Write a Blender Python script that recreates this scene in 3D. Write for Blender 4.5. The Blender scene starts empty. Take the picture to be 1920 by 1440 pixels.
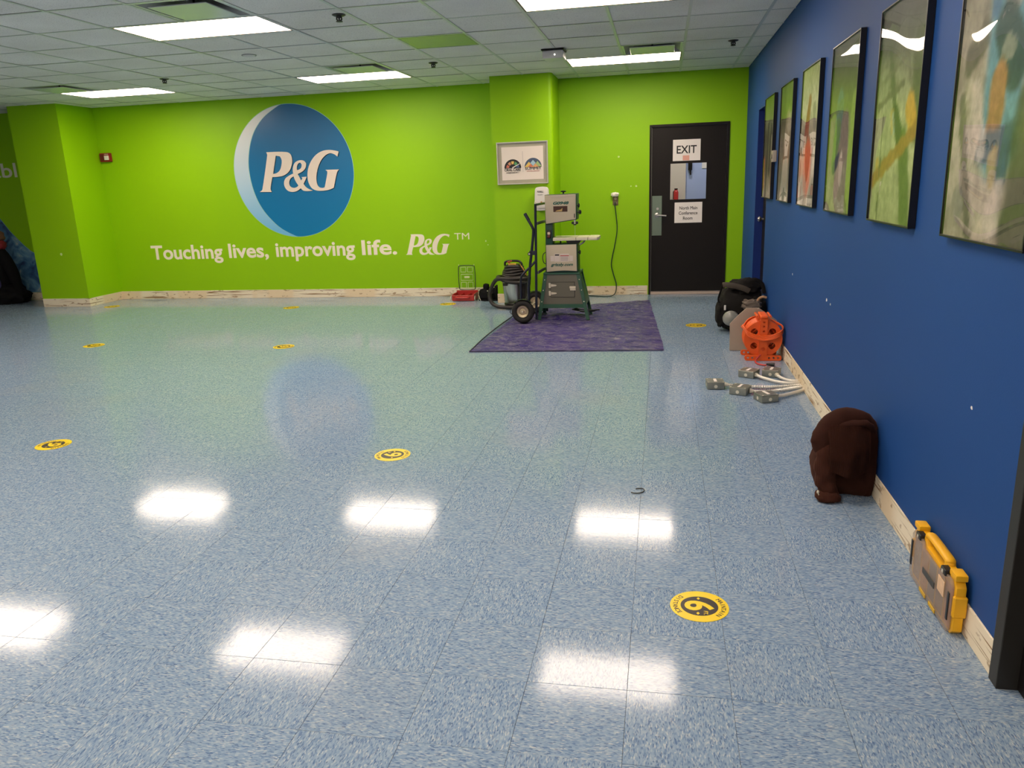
import bpy, bmesh, math, random
from mathutils import Vector, Matrix, noise
random.seed(7)
PI = math.pi
scene = bpy.context.scene
col = scene.collection

# ---------------------------------------------------------------- camera
YAW, PITCH, ROLL, CAM_H = 0.19672, 0.25618, -0.03741, 1.4884
LENS = 27.1174
cF = Vector((-math.sin(YAW)*math.cos(PITCH), math.cos(YAW)*math.cos(PITCH), -math.sin(PITCH)))
cR0 = Vector((math.cos(YAW), math.sin(YAW), 0)); cU0 = cR0.cross(cF)
cR = cR0*math.cos(ROLL) + cU0*math.sin(ROLL); cU = cU0*math.cos(ROLL) - cR0*math.sin(ROLL)
cam_data = bpy.data.cameras.new('camera'); cam_data.sensor_width = 36; cam_data.lens = LENS
cam_data.clip_start = 0.02; cam_data.clip_end = 100
cam = bpy.data.objects.new('camera', cam_data); col.objects.link(cam)
mw = Matrix((cR, cU, -cF)).transposed().to_4x4(); mw.translation = (0, 0, CAM_H); cam.matrix_world = mw
scene.camera = cam

# ---------------------------------------------------------------- world and exposure
world = bpy.data.worlds.new('room_world'); scene.world = world; world.use_nodes = True
world.node_tree.nodes['Background'].inputs[0].default_value = (0.5, 0.5, 0.5, 1)
world.node_tree.nodes['Background'].inputs[1].default_value = 0.0
vs = scene.view_settings
vs.view_transform = 'Standard'; vs.look = 'None'; vs.gamma = 1.0; vs.use_curve_mapping = False
vs.exposure = 0.42
LAMP = 16.0                      # radiance of the troffer lenses
LAMP_COL = (1.0, 0.82, 0.67)

# ---------------------------------------------------------------- room dimensions
H, WB, XR = 2.7057, 10.1973, 0.9872          # ceiling, green wall, blue wall
XL, YF = -13.0, -5.0                          # far left wall, wall behind the camera
GX, GY, GS = -2.2556, 5.5761, 0.6096          # ceiling grid
FX, FY, FS = -0.6966, 2.0268, 0.3048          # floor tile grid

# ---------------------------------------------------------------- materials
def nt(m):
    m.use_nodes = True
    n = m.node_tree; b = n.nodes['Principled BSDF']
    return n, n.nodes, n.links, b
_mats = {}
def M(name, c, rough=0.5, metal=0.0, var=0.08, scale=9.0, bump=0.0, bscale=80.0, coat=0.0, spec=0.5, trans=0.0, alpha=1.0, ior=1.5, emit=0.0, sheen=0.0, rvar=0.0):
    if name in _mats: return _mats[name]
    m = bpy.data.materials.new(name); n, N, L, b = nt(m)
    tc = N.new('ShaderNodeTexCoord')
    ns = N.new('ShaderNodeTexNoise'); ns.inputs['Scale'].default_value = scale; ns.inputs['Detail'].default_value = 4
    L.new(tc.outputs['Object'], ns.inputs['Vector'])
    mx = N.new('ShaderNodeMix'); mx.data_type = 'RGBA'
    mx.inputs[6].default_value = tuple(max(0, v*(1-var)) for v in c) + (1,)
    mx.inputs[7].default_value = tuple(min(1, v*(1+var)) for v in c) + (1,)
    L.new(ns.outputs['Fac'], mx.inputs[0]); L.new(mx.outputs[2], b.inputs['Base Color'])
    b.inputs['Roughness'].default_value = rough; b.inputs['Metallic'].default_value = metal
    b.inputs['Specular IOR Level'].default_value = spec; b.inputs['IOR'].default_value = ior
    b.inputs['Coat Weight'].default_value = coat; b.inputs['Coat Roughness'].default_value = 0.04
    b.inputs['Transmission Weight'].default_value = trans; b.inputs['Alpha'].default_value = alpha
    b.inputs['Sheen Weight'].default_value = sheen
    if rvar:
        mr = N.new('ShaderNodeMapRange'); mr.inputs['To Min'].default_value = rough-rvar; mr.inputs['To Max'].default_value = rough+rvar
        L.new(ns.outputs['Fac'], mr.inputs['Value']); L.new(mr.outputs[0], b.inputs['Roughness'])
    if emit:
        b.inputs['Emission Color'].default_value = tuple(c)+(1,); b.inputs['Emission Strength'].default_value = emit
    if bump:
        n2 = N.new('ShaderNodeTexNoise'); n2.inputs['Scale'].default_value = bscale; n2.inputs['Detail'].default_value = 3
        L.new(tc.outputs['Object'], n2.inputs['Vector'])
        bp = N.new('ShaderNodeBump'); bp.inputs['Strength'].default_value = bump; bp.inputs['Distance'].default_value = 0.004
        L.new(n2.outputs['Fac'], bp.inputs['Height']); L.new(bp.outputs[0], b.inputs['Normal'])
    _mats[name] = m
    return m

def thin_glass(name, ior=1.45, tint=(1, 1, 1), rough=0.02, wave=0.0):
    """clear sheet: transparent with a Fresnel reflection"""
    m = bpy.data.materials.new(name); m.use_nodes = True; n = m.node_tree; N = n.nodes; L = n.links
    N.remove(N['Principled BSDF']); out = N['Material Output']
    tr = N.new('ShaderNodeBsdfTransparent'); tr.inputs[0].default_value = tuple(tint)+(1,)
    gl = N.new('ShaderNodeBsdfGlossy'); gl.inputs['Roughness'].default_value = rough
    fr = N.new('ShaderNodeFresnel'); fr.inputs['IOR'].default_value = ior
    ge = N.new('ShaderNodeNewGeometry'); iv = N.new('ShaderNodeMath'); iv.operation = 'SUBTRACT'; iv.inputs[0].default_value = 1.0; L.new(ge.outputs['Backfacing'], iv.inputs[1])
    mu = N.new('ShaderNodeMath'); mu.operation = 'MULTIPLY'; L.new(fr.outputs[0], mu.inputs[0]); L.new(iv.outputs[0], mu.inputs[1])   # the outer face reflects, the inner face is clear
    mx = N.new('ShaderNodeMixShader'); L.new(mu.outputs[0], mx.inputs[0]); L.new(tr.outputs[0], mx.inputs[1]); L.new(gl.outputs[0], mx.inputs[2]); L.new(mx.outputs[0], out.inputs[0])
    if wave:
        g = N.new('ShaderNodeNewGeometry'); w = N.new('ShaderNodeTexNoise'); w.inputs['Scale'].default_value = 2.0; w.inputs['Detail'].default_value = 0; L.new(g.outputs['Position'], w.inputs['Vector'])
        b = N.new('ShaderNodeBump'); b.inputs['Strength'].default_value = wave; b.inputs['Distance'].default_value = .05; L.new(w.outputs['Fac'], b.inputs['Height']); L.new(b.outputs[0], gl.inputs['Normal'])
    return m
def ramp(N, stops, interp='LINEAR'):
    r = N.new('ShaderNodeValToRGB'); r.color_ramp.interpolation = interp
    e = r.color_ramp.elements
    while len(e) < len(stops): e.new(0.5)
    for k, (p, c) in enumerate(stops):
        e[k].position = p; e[k].color = tuple(c)+(1,)
    return r

def floor_material():
    m = bpy.data.materials.new('vinyl_floor_tile'); n, N, L, b = nt(m)
    uv = N.new('ShaderNodeTexCoord')
    def chips(sx, sy, off):
        mp = N.new('ShaderNodeMapping'); mp.inputs['Scale'].default_value = (sx, sy, 1); mp.inputs['Location'].default_value = (off, off*1.7, 0)
        L.new(uv.outputs['UV'], mp.inputs['Vector'])
        nz = N.new('ShaderNodeTexNoise'); nz.inputs['Scale'].default_value = 0.7; nz.inputs['Detail'].default_value = 2
        L.new(mp.outputs[0], nz.inputs['Vector'])
        ad = N.new('ShaderNodeMix'); ad.data_type = 'VECTOR'; ad.factor_mode = 'UNIFORM'; ad.inputs[0].default_value = 0.35
        L.new(mp.outputs[0], ad.inputs[4])
        va = N.new('ShaderNodeVectorMath'); va.operation = 'ADD'; L.new(mp.outputs[0], va.inputs[0]); L.new(nz.outputs['Color'], va.inputs[1])
        L.new(va.outputs[0], ad.inputs[5])
        vo = N.new('ShaderNodeTexVoronoi'); vo.inputs['Scale'].default_value = 1.0; vo.voronoi_dimensions = '2D'
        L.new(ad.outputs[1], vo.inputs['Vector'])
        sp = N.new('ShaderNodeSeparateColor'); L.new(vo.outputs['Color'], sp.inputs[0])
        return sp.outputs[0]
    a = chips(115, 310, 0.0)
    c1 = ramp(N, [(0.0, (.05, .10, .21)), (0.06, (.09, .16, .295)), (0.16, (.15, .235, .365)), (0.32, (.215, .31, .43)), (0.60, (.265, .36, .46)), (0.84, (.345, .42, .485)), (0.94, (.47, .51, .52))], 'CONSTANT')
    L.new(a, c1.inputs[0])
    a2 = chips(65, 190, 4.3)
    c2 = ramp(N, [(0.0, (.23, .325, .445)), (0.5, (.28, .37, .465)), (0.80, (.15, .235, .375)), (0.92, (.44, .49, .51))], 'CONSTANT')
    L.new(a2, c2.inputs[0])
    mx = N.new('ShaderNodeMix'); mx.data_type = 'RGBA'; mx.inputs[0].default_value = 0.35
    L.new(c1.outputs[0], mx.inputs[6]); L.new(c2.outputs[0], mx.inputs[7])
    # scuffs and dull patches, in room coordinates
    ge = N.new('ShaderNodeNewGeometry')
    n3 = N.new('ShaderNodeTexNoise'); n3.inputs['Scale'].default_value = 1.3; n3.inputs['Detail'].default_value = 5
    L.new(ge.outputs['Position'], n3.inputs['Vector'])
    rr = ramp(N, [(0.55, (0, 0, 0)), (0.78, (1, 1, 1))]); L.new(n3.outputs['Fac'], rr.inputs[0])
    ml = N.new('ShaderNodeMath'); ml.operation = 'MULTIPLY'; ml.inputs[1].default_value = 0.22; L.new(rr.outputs[0], ml.inputs[0])
    m2 = N.new('ShaderNodeMix'); m2.data_type = 'RGBA'; m2.inputs[7].default_value = (.34, .33, .30, 1)
    L.new(ml.outputs[0], m2.inputs[0]); L.new(mx.outputs[2], m2.inputs[6])
    # a yellowish brown spot here and there
    n4 = N.new('ShaderNodeTexNoise'); n4.inputs['Scale'].default_value = 9.0; n4.inputs['Detail'].default_value = 2
    L.new(ge.outputs['Position'], n4.inputs['Vector'])
    r4 = ramp(N, [(0.74, (0, 0, 0)), (0.82, (1, 1, 1))]); L.new(n4.outputs['Fac'], r4.inputs[0])
    m4 = N.new('ShaderNodeMath'); m4.operation = 'MULTIPLY'; m4.inputs[1].default_value = 0.35; L.new(r4.outputs[0], m4.inputs[0])
    m5 = N.new('ShaderNodeMix'); m5.data_type = 'RGBA'; m5.inputs[7].default_value = (.25, .19, .12, 1)
    L.new(m4.outputs[0], m5.inputs[0]); L.new(m2.outputs[2], m5.inputs[6])
    L.new(m5.outputs[2], b.inputs['Base Color'])
    mr = N.new('ShaderNodeMapRange'); mr.inputs['To Min'].default_value = 0.055; mr.inputs['To Max'].default_value = 0.15
    L.new(n3.outputs['Fac'], mr.inputs['Value']); L.new(mr.outputs[0], b.inputs['Roughness'])
    b.inputs['IOR'].default_value = 1.45; b.inputs['Specular IOR Level'].default_value = 0.30
    n5 = N.new('ShaderNodeTexNoise'); n5.inputs['Scale'].default_value = 45; n5.inputs['Detail'].default_value = 2
    L.new(ge.outputs['Position'], n5.inputs['Vector'])
    bp = N.new('ShaderNodeBump'); bp.inputs['Strength'].default_value = 0.05; bp.inputs['Distance'].default_value = 0.002
    L.new(n5.outputs['Fac'], bp.inputs['Height']); L.new(bp.outputs[0], b.inputs['Normal'])
    return m

def wall_material(name, c, rough=0.42):
    m = bpy.data.materials.new(name); n, N, L, b = nt(m)
    ge = N.new('ShaderNodeNewGeometry')
    n1 = N.new('ShaderNodeTexNoise'); n1.inputs['Scale'].default_value = 0.9; n1.inputs['Detail'].default_value = 3
    n2 = N.new('ShaderNodeTexNoise'); n2.inputs['Scale'].default_value = 220; n2.inputs['Detail'].default_value = 2
    for q in (n1, n2): L.new(ge.outputs['Position'], q.inputs['Vector'])
    mx = N.new('ShaderNodeMix'); mx.data_type = 'RGBA'
    mx.inputs[6].default_value = tuple(v*.95 for v in c)+(1,); mx.inputs[7].default_value = tuple(min(1, v*1.05) for v in c)+(1,)
    L.new(n1.outputs['Fac'], mx.inputs[0]); L.new(mx.outputs[2], b.inputs['Base Color'])
    b.inputs['Roughness'].default_value = rough; b.inputs['Specular IOR Level'].default_value = 0.28
    bp = N.new('ShaderNodeBump'); bp.inputs['Strength'].default_value = 0.12; bp.inputs['Distance'].default_value = 0.002
    L.new(n2.outputs['Fac'], bp.inputs['Height']); L.new(bp.outputs[0], b.inputs['Normal'])
    return m

def bare_strip_material():
    """bare board with brown trowelled glue lines, as left when a cove base is torn off"""
    m = bpy.data.materials.new('torn_off_base_strip'); n, N, L, b = nt(m)
    ge = N.new('ShaderNodeNewGeometry')
    def noise_(scale, sc, detail=3):
        mp = N.new('ShaderNodeMapping'); mp.inputs['Scale'].default_value = sc; L.new(ge.outputs['Position'], mp.inputs['Vector'])
        q = N.new('ShaderNodeTexNoise'); q.inputs['Scale'].default_value = scale; q.inputs['Detail'].default_value = detail
        L.new(mp.outputs[0], q.inputs['Vector']); return q.outputs['Fac']
    lines = ramp(N, [(0.36, (1, 1, 1)), (0.43, (0, 0, 0))]); L.new(noise_(1.0, (2.2, 2.2, 75)), lines.inputs[0])
    patch = ramp(N, [(0.46, (0, 0, 0)), (0.50, (1, 1, 1))]); L.new(noise_(1.0, (1.1, 1.1, .3)), patch.inputs[0])
    blot = ramp(N, [(0.60, (0, 0, 0)), (0.68, (1, 1, 1))]); L.new(noise_(1.0, (14, 14, 30)), blot.inputs[0])
    mu = N.new('ShaderNodeMath'); mu.operation = 'MULTIPLY'; L.new(lines.outputs[0], mu.inputs[0]); L.new(patch.outputs[0], mu.inputs[1])
    mu2 = N.new('ShaderNodeMath'); mu2.operation = 'MULTIPLY'; mu2.inputs[1].default_value = 0.75; L.new(blot.outputs[0], mu2.inputs[0])
    mm = N.new('ShaderNodeMath'); mm.operation = 'MAXIMUM'; L.new(mu.outputs[0], mm.inputs[0]); L.new(mu2.outputs[0], mm.inputs[1])
    base = N.new('ShaderNodeMix'); base.data_type = 'RGBA'; base.inputs[6].default_value = (.74, .60, .40, 1); base.inputs[7].default_value = (.80, .71, .54, 1)
    L.new(patch.outputs[0], base.inputs[0])
    mx = N.new('ShaderNodeMix'); mx.data_type = 'RGBA'; mx.inputs[7].default_value = (.26, .15, .06, 1)
    L.new(base.outputs[2], mx.inputs[6]); L.new(mm.outputs[0], mx.inputs[0]); L.new(mx.outputs[2], b.inputs['Base Color'])
    b.inputs['Roughness'].default_value = 0.7
    bp = N.new('ShaderNodeBump'); bp.inputs['Strength'].default_value = 0.4; bp.inputs['Distance'].default_value = 0.003
    L.new(mm.outputs[0], bp.inputs['Height']); L.new(bp.outputs[0], b.inputs['Normal'])
    return m

def ceiling_tile_material():
    m = bpy.data.materials.new('acoustic_tile'); n, N, L, b = nt(m)
    ge = N.new('ShaderNodeNewGeometry')
    n1 = N.new('ShaderNodeTexNoise'); n1.inputs['Scale'].default_value = 130; n1.inputs['Detail'].default_value = 3
    n2 = N.new('ShaderNodeTexNoise'); n2.inputs['Scale'].default_value = 1.6; n2.inputs['Detail'].default_value = 3
    for q in (n1, n2): L.new(ge.outputs['Position'], q.inputs['Vector'])
    r = ramp(N, [(0.29, (.40, .365, .34)), (0.40, (.88, .845, .79)), (1.0, (.92, .885, .83))]); L.new(n1.outputs['Fac'], r.inputs[0])
    mx = N.new('ShaderNodeMix'); mx.data_type = 'RGBA'; mx.blend_type = 'MULTIPLY'; mx.inputs[0].default_value = 1.0
    r2 = ramp(N, [(0.3, (.88, .87, .85)), (0.7, (1, 1, 1))]); L.new(n2.outputs['Fac'], r2.inputs[0])
    L.new(r.outputs[0], mx.inputs[6]); L.new(r2.outputs[0], mx.inputs[7]); L.new(mx.outputs[2], b.inputs['Base Color'])
    b.inputs['Roughness'].default_value = 0.85
    bp = N.new('ShaderNodeBump'); bp.inputs['Strength'].default_value = 0.5; bp.inputs['Distance'].default_value = 0.003
    L.new(n1.outputs['Fac'], bp.inputs['Height']); L.new(bp.outputs[0], b.inputs['Normal'])
    return m

# ---------------------------------------------------------------- mesh helpers
def BM(): return bmesh.new()
def box(bm, x0, x1, y0, y1, z0, z1, bev=0.0, seg=2, mat=None):
    vs_ = [bm.verts.new(p) for p in ((x0,y0,z0),(x1,y0,z0),(x1,y1,z0),(x0,y1,z0),(x0,y0,z1),(x1,y0,z1),(x1,y1,z1),(x0,y1,z1))]
    fs = [bm.faces.new([vs_[i] for i in f]) for f in ((0,3,2,1),(4,5,6,7),(0,1,5,4),(1,2,6,5),(2,3,7,6),(3,0,4,7))]
    if bev:
        es = list({e for f in fs for e in f.edges})
        r = bmesh.ops.bevel(bm, geom=es, offset=bev, segments=seg, affect='EDGES', profile=0.6)
        vs_ = list({v for f in r['faces'] for v in f.verts} | {v for v in vs_ if v.is_valid})
    if mat is not None:
        for v in vs_:
            if v.is_valid: v.co = mat @ v.co
    return bm
def prism(bm, pts, axis, a0, a1, bev=0.0, seg=2):
    """polygon pts (2D) extruded along axis ('x','y','z') from a0 to a1"""
    def P(p, a): return {'x': (a, p[0], p[1]), 'y': (p[0], a, p[1]), 'z': (p[0], p[1], a)}[axis]
    A = [bm.verts.new(P(p, a0)) for p in pts]; B = [bm.verts.new(P(p, a1)) for p in pts]
    n = len(pts)
    fs = [bm.faces.new(A), bm.faces.new(B[::-1])]
    for i in range(n): fs.append(bm.faces.new((A[i], B[i], B[(i+1) % n], A[(i+1) % n])))
    bmesh.ops.recalc_face_normals(bm, faces=fs)
    if bev:
        bmesh.ops.bevel(bm, geom=list({e for f in fs for e in f.edges}), offset=bev, segments=seg, affect='EDGES', profile=0.6)
    return bm
def smooth_path(pts, n=6, closed=False):
    P = [Vector(p) for p in pts]; out = []; m = len(P)
    for i in range(m if closed else m-1):
        p0 = P[(i-1) % m] if closed or i > 0 else P[0]; p1 = P[i]; p2 = P[(i+1) % m]
        p3 = P[(i+2) % m] if closed or i+2 < m else P[-1]
        for k in range(n):
            t = k/n
            out.append(0.5*((2*p1)+(p2-p0)*t+(2*p0-5*p1+4*p2-p3)*t*t+(3*p1-p0-3*p2+p3)*t**3))
    if not closed: out.append(P[-1])
    return out
def tube(bm, path, rad, sides=8, closed=False, flat=None):
    """swept tube; rad a number or function of t; flat=(a,b) gives an elliptical section"""
    P = [Vector(p) for p in path]; n = len(P); rings = []
    up = Vector((0, 0, 1))
    prevN = None
    for i in range(n):
        d = (P[(i+1) % n]-P[i-1]) if closed or 0 < i < n-1 else (P[1]-P[0] if i == 0 else P[-1]-P[-2])
        d.normalize()
        if prevN is None:
            N0 = up.cross(d)
            if N0.length < 1e-3: N0 = Vector((1, 0, 0))
        else: N0 = prevN - d*prevN.dot(d)
        N0.normalize(); prevN = N0; B0 = d.cross(N0)
        r = rad(i/(n-1)) if callable(rad) else rad
        ring = []
        for k in range(sides):
            a = 2*PI*k/sides
            ra, rb = (flat[0], flat[1]) if flat else (r, r)
            ring.append(bm.verts.new(P[i]+N0*math.cos(a)*ra+B0*math.sin(a)*rb))
        rings.append(ring)
    m = n if closed else n-1
    for i in range(m):
        A, B = rings[i], rings[(i+1) % n]
        for k in range(sides): bm.faces.new((A[k], A[(k+1) % sides], B[(k+1) % sides], B[k]))
    if not closed:
        bm.faces.new(rings[0][::-1]); bm.faces.new(rings[-1])
    return bm
def lathe(bm, prof, c=(0, 0, 0), axis='z', seg=24, cap=True):
    rings = []
    for r, a in prof:
        ring = []
        for k in range(seg):
            t = 2*PI*k/seg; u, v = r*math.cos(t), r*math.sin(t)
            p = {'z': (u, v, a), 'y': (u, a, v), 'x': (a, u, v)}[axis]
            ring.append(bm.verts.new((c[0]+p[0], c[1]+p[1], c[2]+p[2])))
        rings.append(ring)
    fs = []
    for A, B in zip(rings[:-1], rings[1:]):
        for k in range(seg): fs.append(bm.faces.new((A[k], A[(k+1) % seg], B[(k+1) % seg], B[k])))
    if cap: fs += [bm.faces.new(rings[0][::-1]), bm.faces.new(rings[-1])]
    bmesh.ops.recalc_face_normals(bm, faces=fs)
    return bm
def blob(bm, c, r, amp=0.0, freq=4.0, e=0.7, nu=28, nv=18, seed=0.0, zmin=None, fn=None):
    """superellipsoid with soft folds"""
    def sg(v, p): return math.copysign(abs(v)**p, v)
    rings = []
    for j in range(1, nv):
        ph = -PI/2+PI*j/nv; ring = []
        for i in range(nu):
            th = 2*PI*i/nu
            d = Vector((sg(math.cos(ph), e)*sg(math.cos(th), e), sg(math.cos(ph), e)*sg(math.sin(th), e), sg(math.sin(ph), e)))
            k = 1+amp*noise.noise(d*freq+Vector((seed, seed*.7, -seed)))
            p = Vector((c[0]+r[0]*d.x*k, c[1]+r[1]*d.y*k, c[2]+r[2]*d.z*k))
            if fn: p = fn(p)
            if zmin is not None and p.z < zmin: p.z = zmin
            ring.append(bm.verts.new(p))
        rings.append(ring)
    def pole(z):
        p = Vector((c[0], c[1], c[2]+z))
        if fn: p = fn(p)
        if zmin is not None: p.z = max(p.z, zmin)
        return bm.verts.new(p)
    s, t = pole(-r[2]), pole(r[2])
    for A, B in zip(rings[:-1], rings[1:]):
        for i in range(nu): bm.faces.new((A[i], A[(i+1) % nu], B[(i+1) % nu], B[i]))
    for i in range(nu):
        bm.faces.new((s, rings[0][(i+1) % nu], rings[0][i])); bm.faces.new((t, rings[-1][i], rings[-1][(i+1) % nu]))
    return bm
def disc(bm, c, r, axis='y', seg=20, a0=0, a1=None):
    return lathe(bm, [(r, a0), (r, a1)], c, axis, seg)
def finish(bm, name, smooth=35):
    me = bpy.data.meshes.new(name); bm.normal_update(); bm.to_mesh(me); bm.free()
    if smooth:
        for p in me.polygons: p.use_smooth = True
        me.set_sharp_from_angle(angle=math.radians(smooth))
    return me

def link(o, parent=None):
    col.objects.link(o)
    if parent is not None: o.parent = parent
    return o
def origin_of(o):
    while o.parent is not None: o = o.parent
    return o
def obj(name, bm, mat, parent=None, smooth=35, world_=True):
    """one mesh object; a bmesh authored in room coordinates is moved into its thing's frame"""
    if parent is not None and world_:
        bmesh.ops.translate(bm, verts=bm.verts, vec=-origin_of(parent).location)
    me = finish(bm, name, smooth); me.materials.append(mat)
    return link(bpy.data.objects.new(name, me), parent)
def tag(o, label, cat, group=None):
    o['label'] = label; o['category'] = cat
    if group: o['group'] = group
    return o
def thing(name, label, cat, loc=(0, 0, 0), rz=0.0, group=None):
    o = bpy.data.objects.new(name, None); o.empty_display_size = 0.1; link(o)
    o.location = loc; o.rotation_euler = (0, 0, rz)
    return tag(o, label, cat, group)
def struct(name, bm, mat, smooth=0):
    o = obj(name, bm, mat, None, smooth); o['kind'] = 'structure'; return o
def copy_tree(o, parent=None):
    c = o.copy(); link(c, parent)
    for ch in o.children: copy_tree(ch, c)
    return c

# ---------------------------------------------------------------- lettering
def text_mesh(s, size=1.0, bold=0.0, extrude=0.0005, xs=1.0, shear=0.0, align='LEFT', spacing=1.0):
    fat = bold if 'M' in s else 0.0      # glyphs that an outline offset would tangle
    if fat: bold = 0.0
    cu = bpy.data.curves.new('lettering', 'FONT'); cu.body = s; cu.size = size; cu.offset = bold*size; cu.extrude = extrude
    cu.shear = shear; cu.align_x = align; cu.space_character = spacing; cu.resolution_u = 4; cu.fill_mode = 'BOTH'
    o = bpy.data.objects.new('lettering', cu); col.objects.link(o)
    dg = bpy.context.evaluated_depsgraph_get()
    me = bpy.data.meshes.new_from_object(o.evaluated_get(dg))
    bpy.data.objects.remove(o); bpy.data.curves.remove(cu)
    if fat:
        b = bmesh.new(); d = fat*size
        for k_, (dx, dy) in enumerate(((-d, 0), (d, 0), (0, -d*.8), (0, d*.8))):
            m2 = me.copy(); m2.transform(Matrix.Translation((dx, dy, k_*.00008))); b.from_mesh(m2); bpy.data.meshes.remove(m2)
        b.to_mesh(me); b.free()
    me.transform(Matrix.Diagonal((xs, 1, 1, 1))); me.materials.clear()
    return me
ROT = {'y-': Matrix.Rotation(PI/2, 4, 'X'), 'x-': Matrix.Rotation(-PI/2, 4, 'Z') @ Matrix.Rotation(PI/2, 4, 'X'), 'z+': Matrix.Identity(4)}
def text(name, s, pos, mat, parent, facing='y-', fit=None, size=0.1, tilt=0.0, **k):
    """lettering on a plane; fit=(width,height) stretches the ink box to that size with its lower left at pos"""
    me = text_mesh(s, size=size, **k)
    if fit:
        xs_ = [v.co.x for v in me.vertices]; ys_ = [v.co.y for v in me.vertices]
        sx = fit[0]/(max(xs_)-min(xs_)); sy = fit[1]/(max(ys_)-min(ys_)) if fit[1] else sx
        me.transform(Matrix.Diagonal((sx, sy, 1, 1)) @ Matrix.Translation((-min(xs_), -min(ys_), 0)))
    off = Vector(pos) - (origin_of(parent).location if parent is not None else Vector((0, 0, 0)))
    me.transform(Matrix.Translation(off) @ ROT[facing] @ Matrix.Rotation(tilt, 4, 'Z'))
    me.materials.append(mat); me.name = name
    return link(bpy.data.objects.new(name, me), parent)
def outline_mesh(loops, depth=0.001):
    """filled 2D outlines (with holes) in the x,z plane facing -y"""
    cu = bpy.data.curves.new('outline', 'CURVE'); cu.dimensions = '2D'; cu.fill_mode = 'BOTH'; cu.extrude = depth/2
    for lp in loops:
        sp = cu.splines.new('POLY'); sp.points.add(len(lp)-1); sp.use_cyclic_u = True
        for p, q in zip(sp.points, lp): p.co = (q[0], q[1], 0, 1)
    o = bpy.data.objects.new('outline', cu); col.objects.link(o)
    dg = bpy.context.evaluated_depsgraph_get()
    me = bpy.data.meshes.new_from_object(o.evaluated_get(dg))
    bpy.data.objects.remove(o); bpy.data.curves.remove(cu); me.materials.clear()
    return me
def round_loop(pts, n=5, corner=50):
    """Catmull-Rom through the soft points, sharp at the corners"""
    P = [Vector((p[0], p[1], 0)) for p in pts]; m = len(P); out = []
    def hard(i):
        a = P[i]-P[i-1]; b = P[(i+1) % m]-P[i]
        return a.length > 1e-6 and b.length > 1e-6 and math.degrees(a.angle(b)) > corner
    for i in range(m):
        p1, p2 = P[i], P[(i+1) % m]; L_ = (p2-p1).length
        def tang(j, d):
            if hard(j): return None
            t = P[(j+1) % m]-P[j-1]; t.normalize(); return t*L_
        t1, t2 = tang(i, 0), tang((i+1) % m, 0)
        if t1 is None: t1 = (p2-p1) if t2 is None else 1.5*(p2-p1)-0.5*t2
        if t2 is None: t2 = 1.5*(p2-p1)-0.5*t1
        for k in range(n):
            t = k/n
            q = p1*(2*t**3-3*t*t+1)+t1*(t**3-2*t*t+t)+p2*(-2*t**3+3*t*t)+t2*(t**3-t*t)
            out.append((q.x, q.y))
    return out
def outline(name, loops, y, mat, parent, depth=0.001):
    me = outline_mesh(loops, depth)
    me.transform(Matrix.Translation(Vector((0, y, 0)) - origin_of(parent).location) @ ROT['y-'])
    me.materials.append(mat); me.name = name
    return link(bpy.data.objects.new(name, me), parent)
def circle_pts(cx, cz, r, n=48, a0=0.0, a1=2*PI):
    full = abs(a1-a0-2*PI) < 1e-6
    return [(cx+r*math.cos(a0+(a1-a0)*k/(n if full else n-1)), cz+r*math.sin(a0+(a1-a0)*k/(n if full else n-1))) for k in range(n)]
def project(p):
    v = Vector(p)-Vector((0, 0, CAM_H)); d = v.dot(cF)
    if d < 0.05: return None
    k = LENS/36*1920
    return (960+k*v.dot(cR)/d, 720-k*v.dot(cU)/d, d)

# ================================================================ THE ROOM
m_floor = floor_material()
m_green = wall_material('lime_green_paint', (.262, .535, .0005), 0.5)
m_blue = wall_material('royal_blue_paint', (.010, .062, .235), 0.6)
m_pale = wall_material('off_white_paint', (.52, .50, .46), 0.5)
m_strip = bare_strip_material()
m_ctile = ceiling_tile_material()
m_grid = M('white_grid_enamel', (.60, .60, .55), 0.30, var=.03)
m_sub = M('dark_underlay', (.06, .06, .055), 0.9)
m_black = M('black_satin_paint', (.008, .006, .005), 0.42, var=.15, bump=.05, bscale=200, spec=.25)

# floor: slab + tiles
bm = BM(); box(bm, XL, XR+1.3, YF, WB+0.12, -0.10, -0.003); floor = struct('floor', bm, m_sub)
def tile_mesh(bm, cx, cy, rot, rx=0, ry=0):
    h, b, t = FS/2-0.0005, 0.0005, 0.003
    q = random.random()*40; w = random.random()*40
    uvl = bm.loops.layers.uv.get('UVMap') or bm.loops.layers.uv.new('UVMap')
    def V(x, y, z): return bm.verts.new((cx+x, cy+y, z + (x*ry+y*rx if z == 0 else 0)))
    lo = [V(-h,-h,-t), V(h,-h,-t), V(h,h,-t), V(-h,h,-t)]
    top = [V(-h+b,-h+b,0), V(h-b,-h+b,0), V(h-b,h-b,0), V(-h+b,h-b,0)]
    mid = [V(-h,-h,-b), V(h,-h,-b), V(h,h,-b), V(-h,h,-b)]
    fs = [bm.faces.new(top)]
    for i in range(4):
        j = (i+1) % 4
        fs.append(bm.faces.new((mid[i], mid[j], top[j], top[i]))); fs.append(bm.faces.new((lo[i], lo[j], mid[j], mid[i])))
    for f in fs:
        for l in f.loops:
            x, y = l.vert.co.x-cx, l.vert.co.y-cy
            l[uvl].uv = (q+x, w+y) if rot == 0 else (q+y, w-x)
cells = []
nx0 = int((XL-FX)/FS); nx1 = int((XR-FX)/FS)
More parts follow.
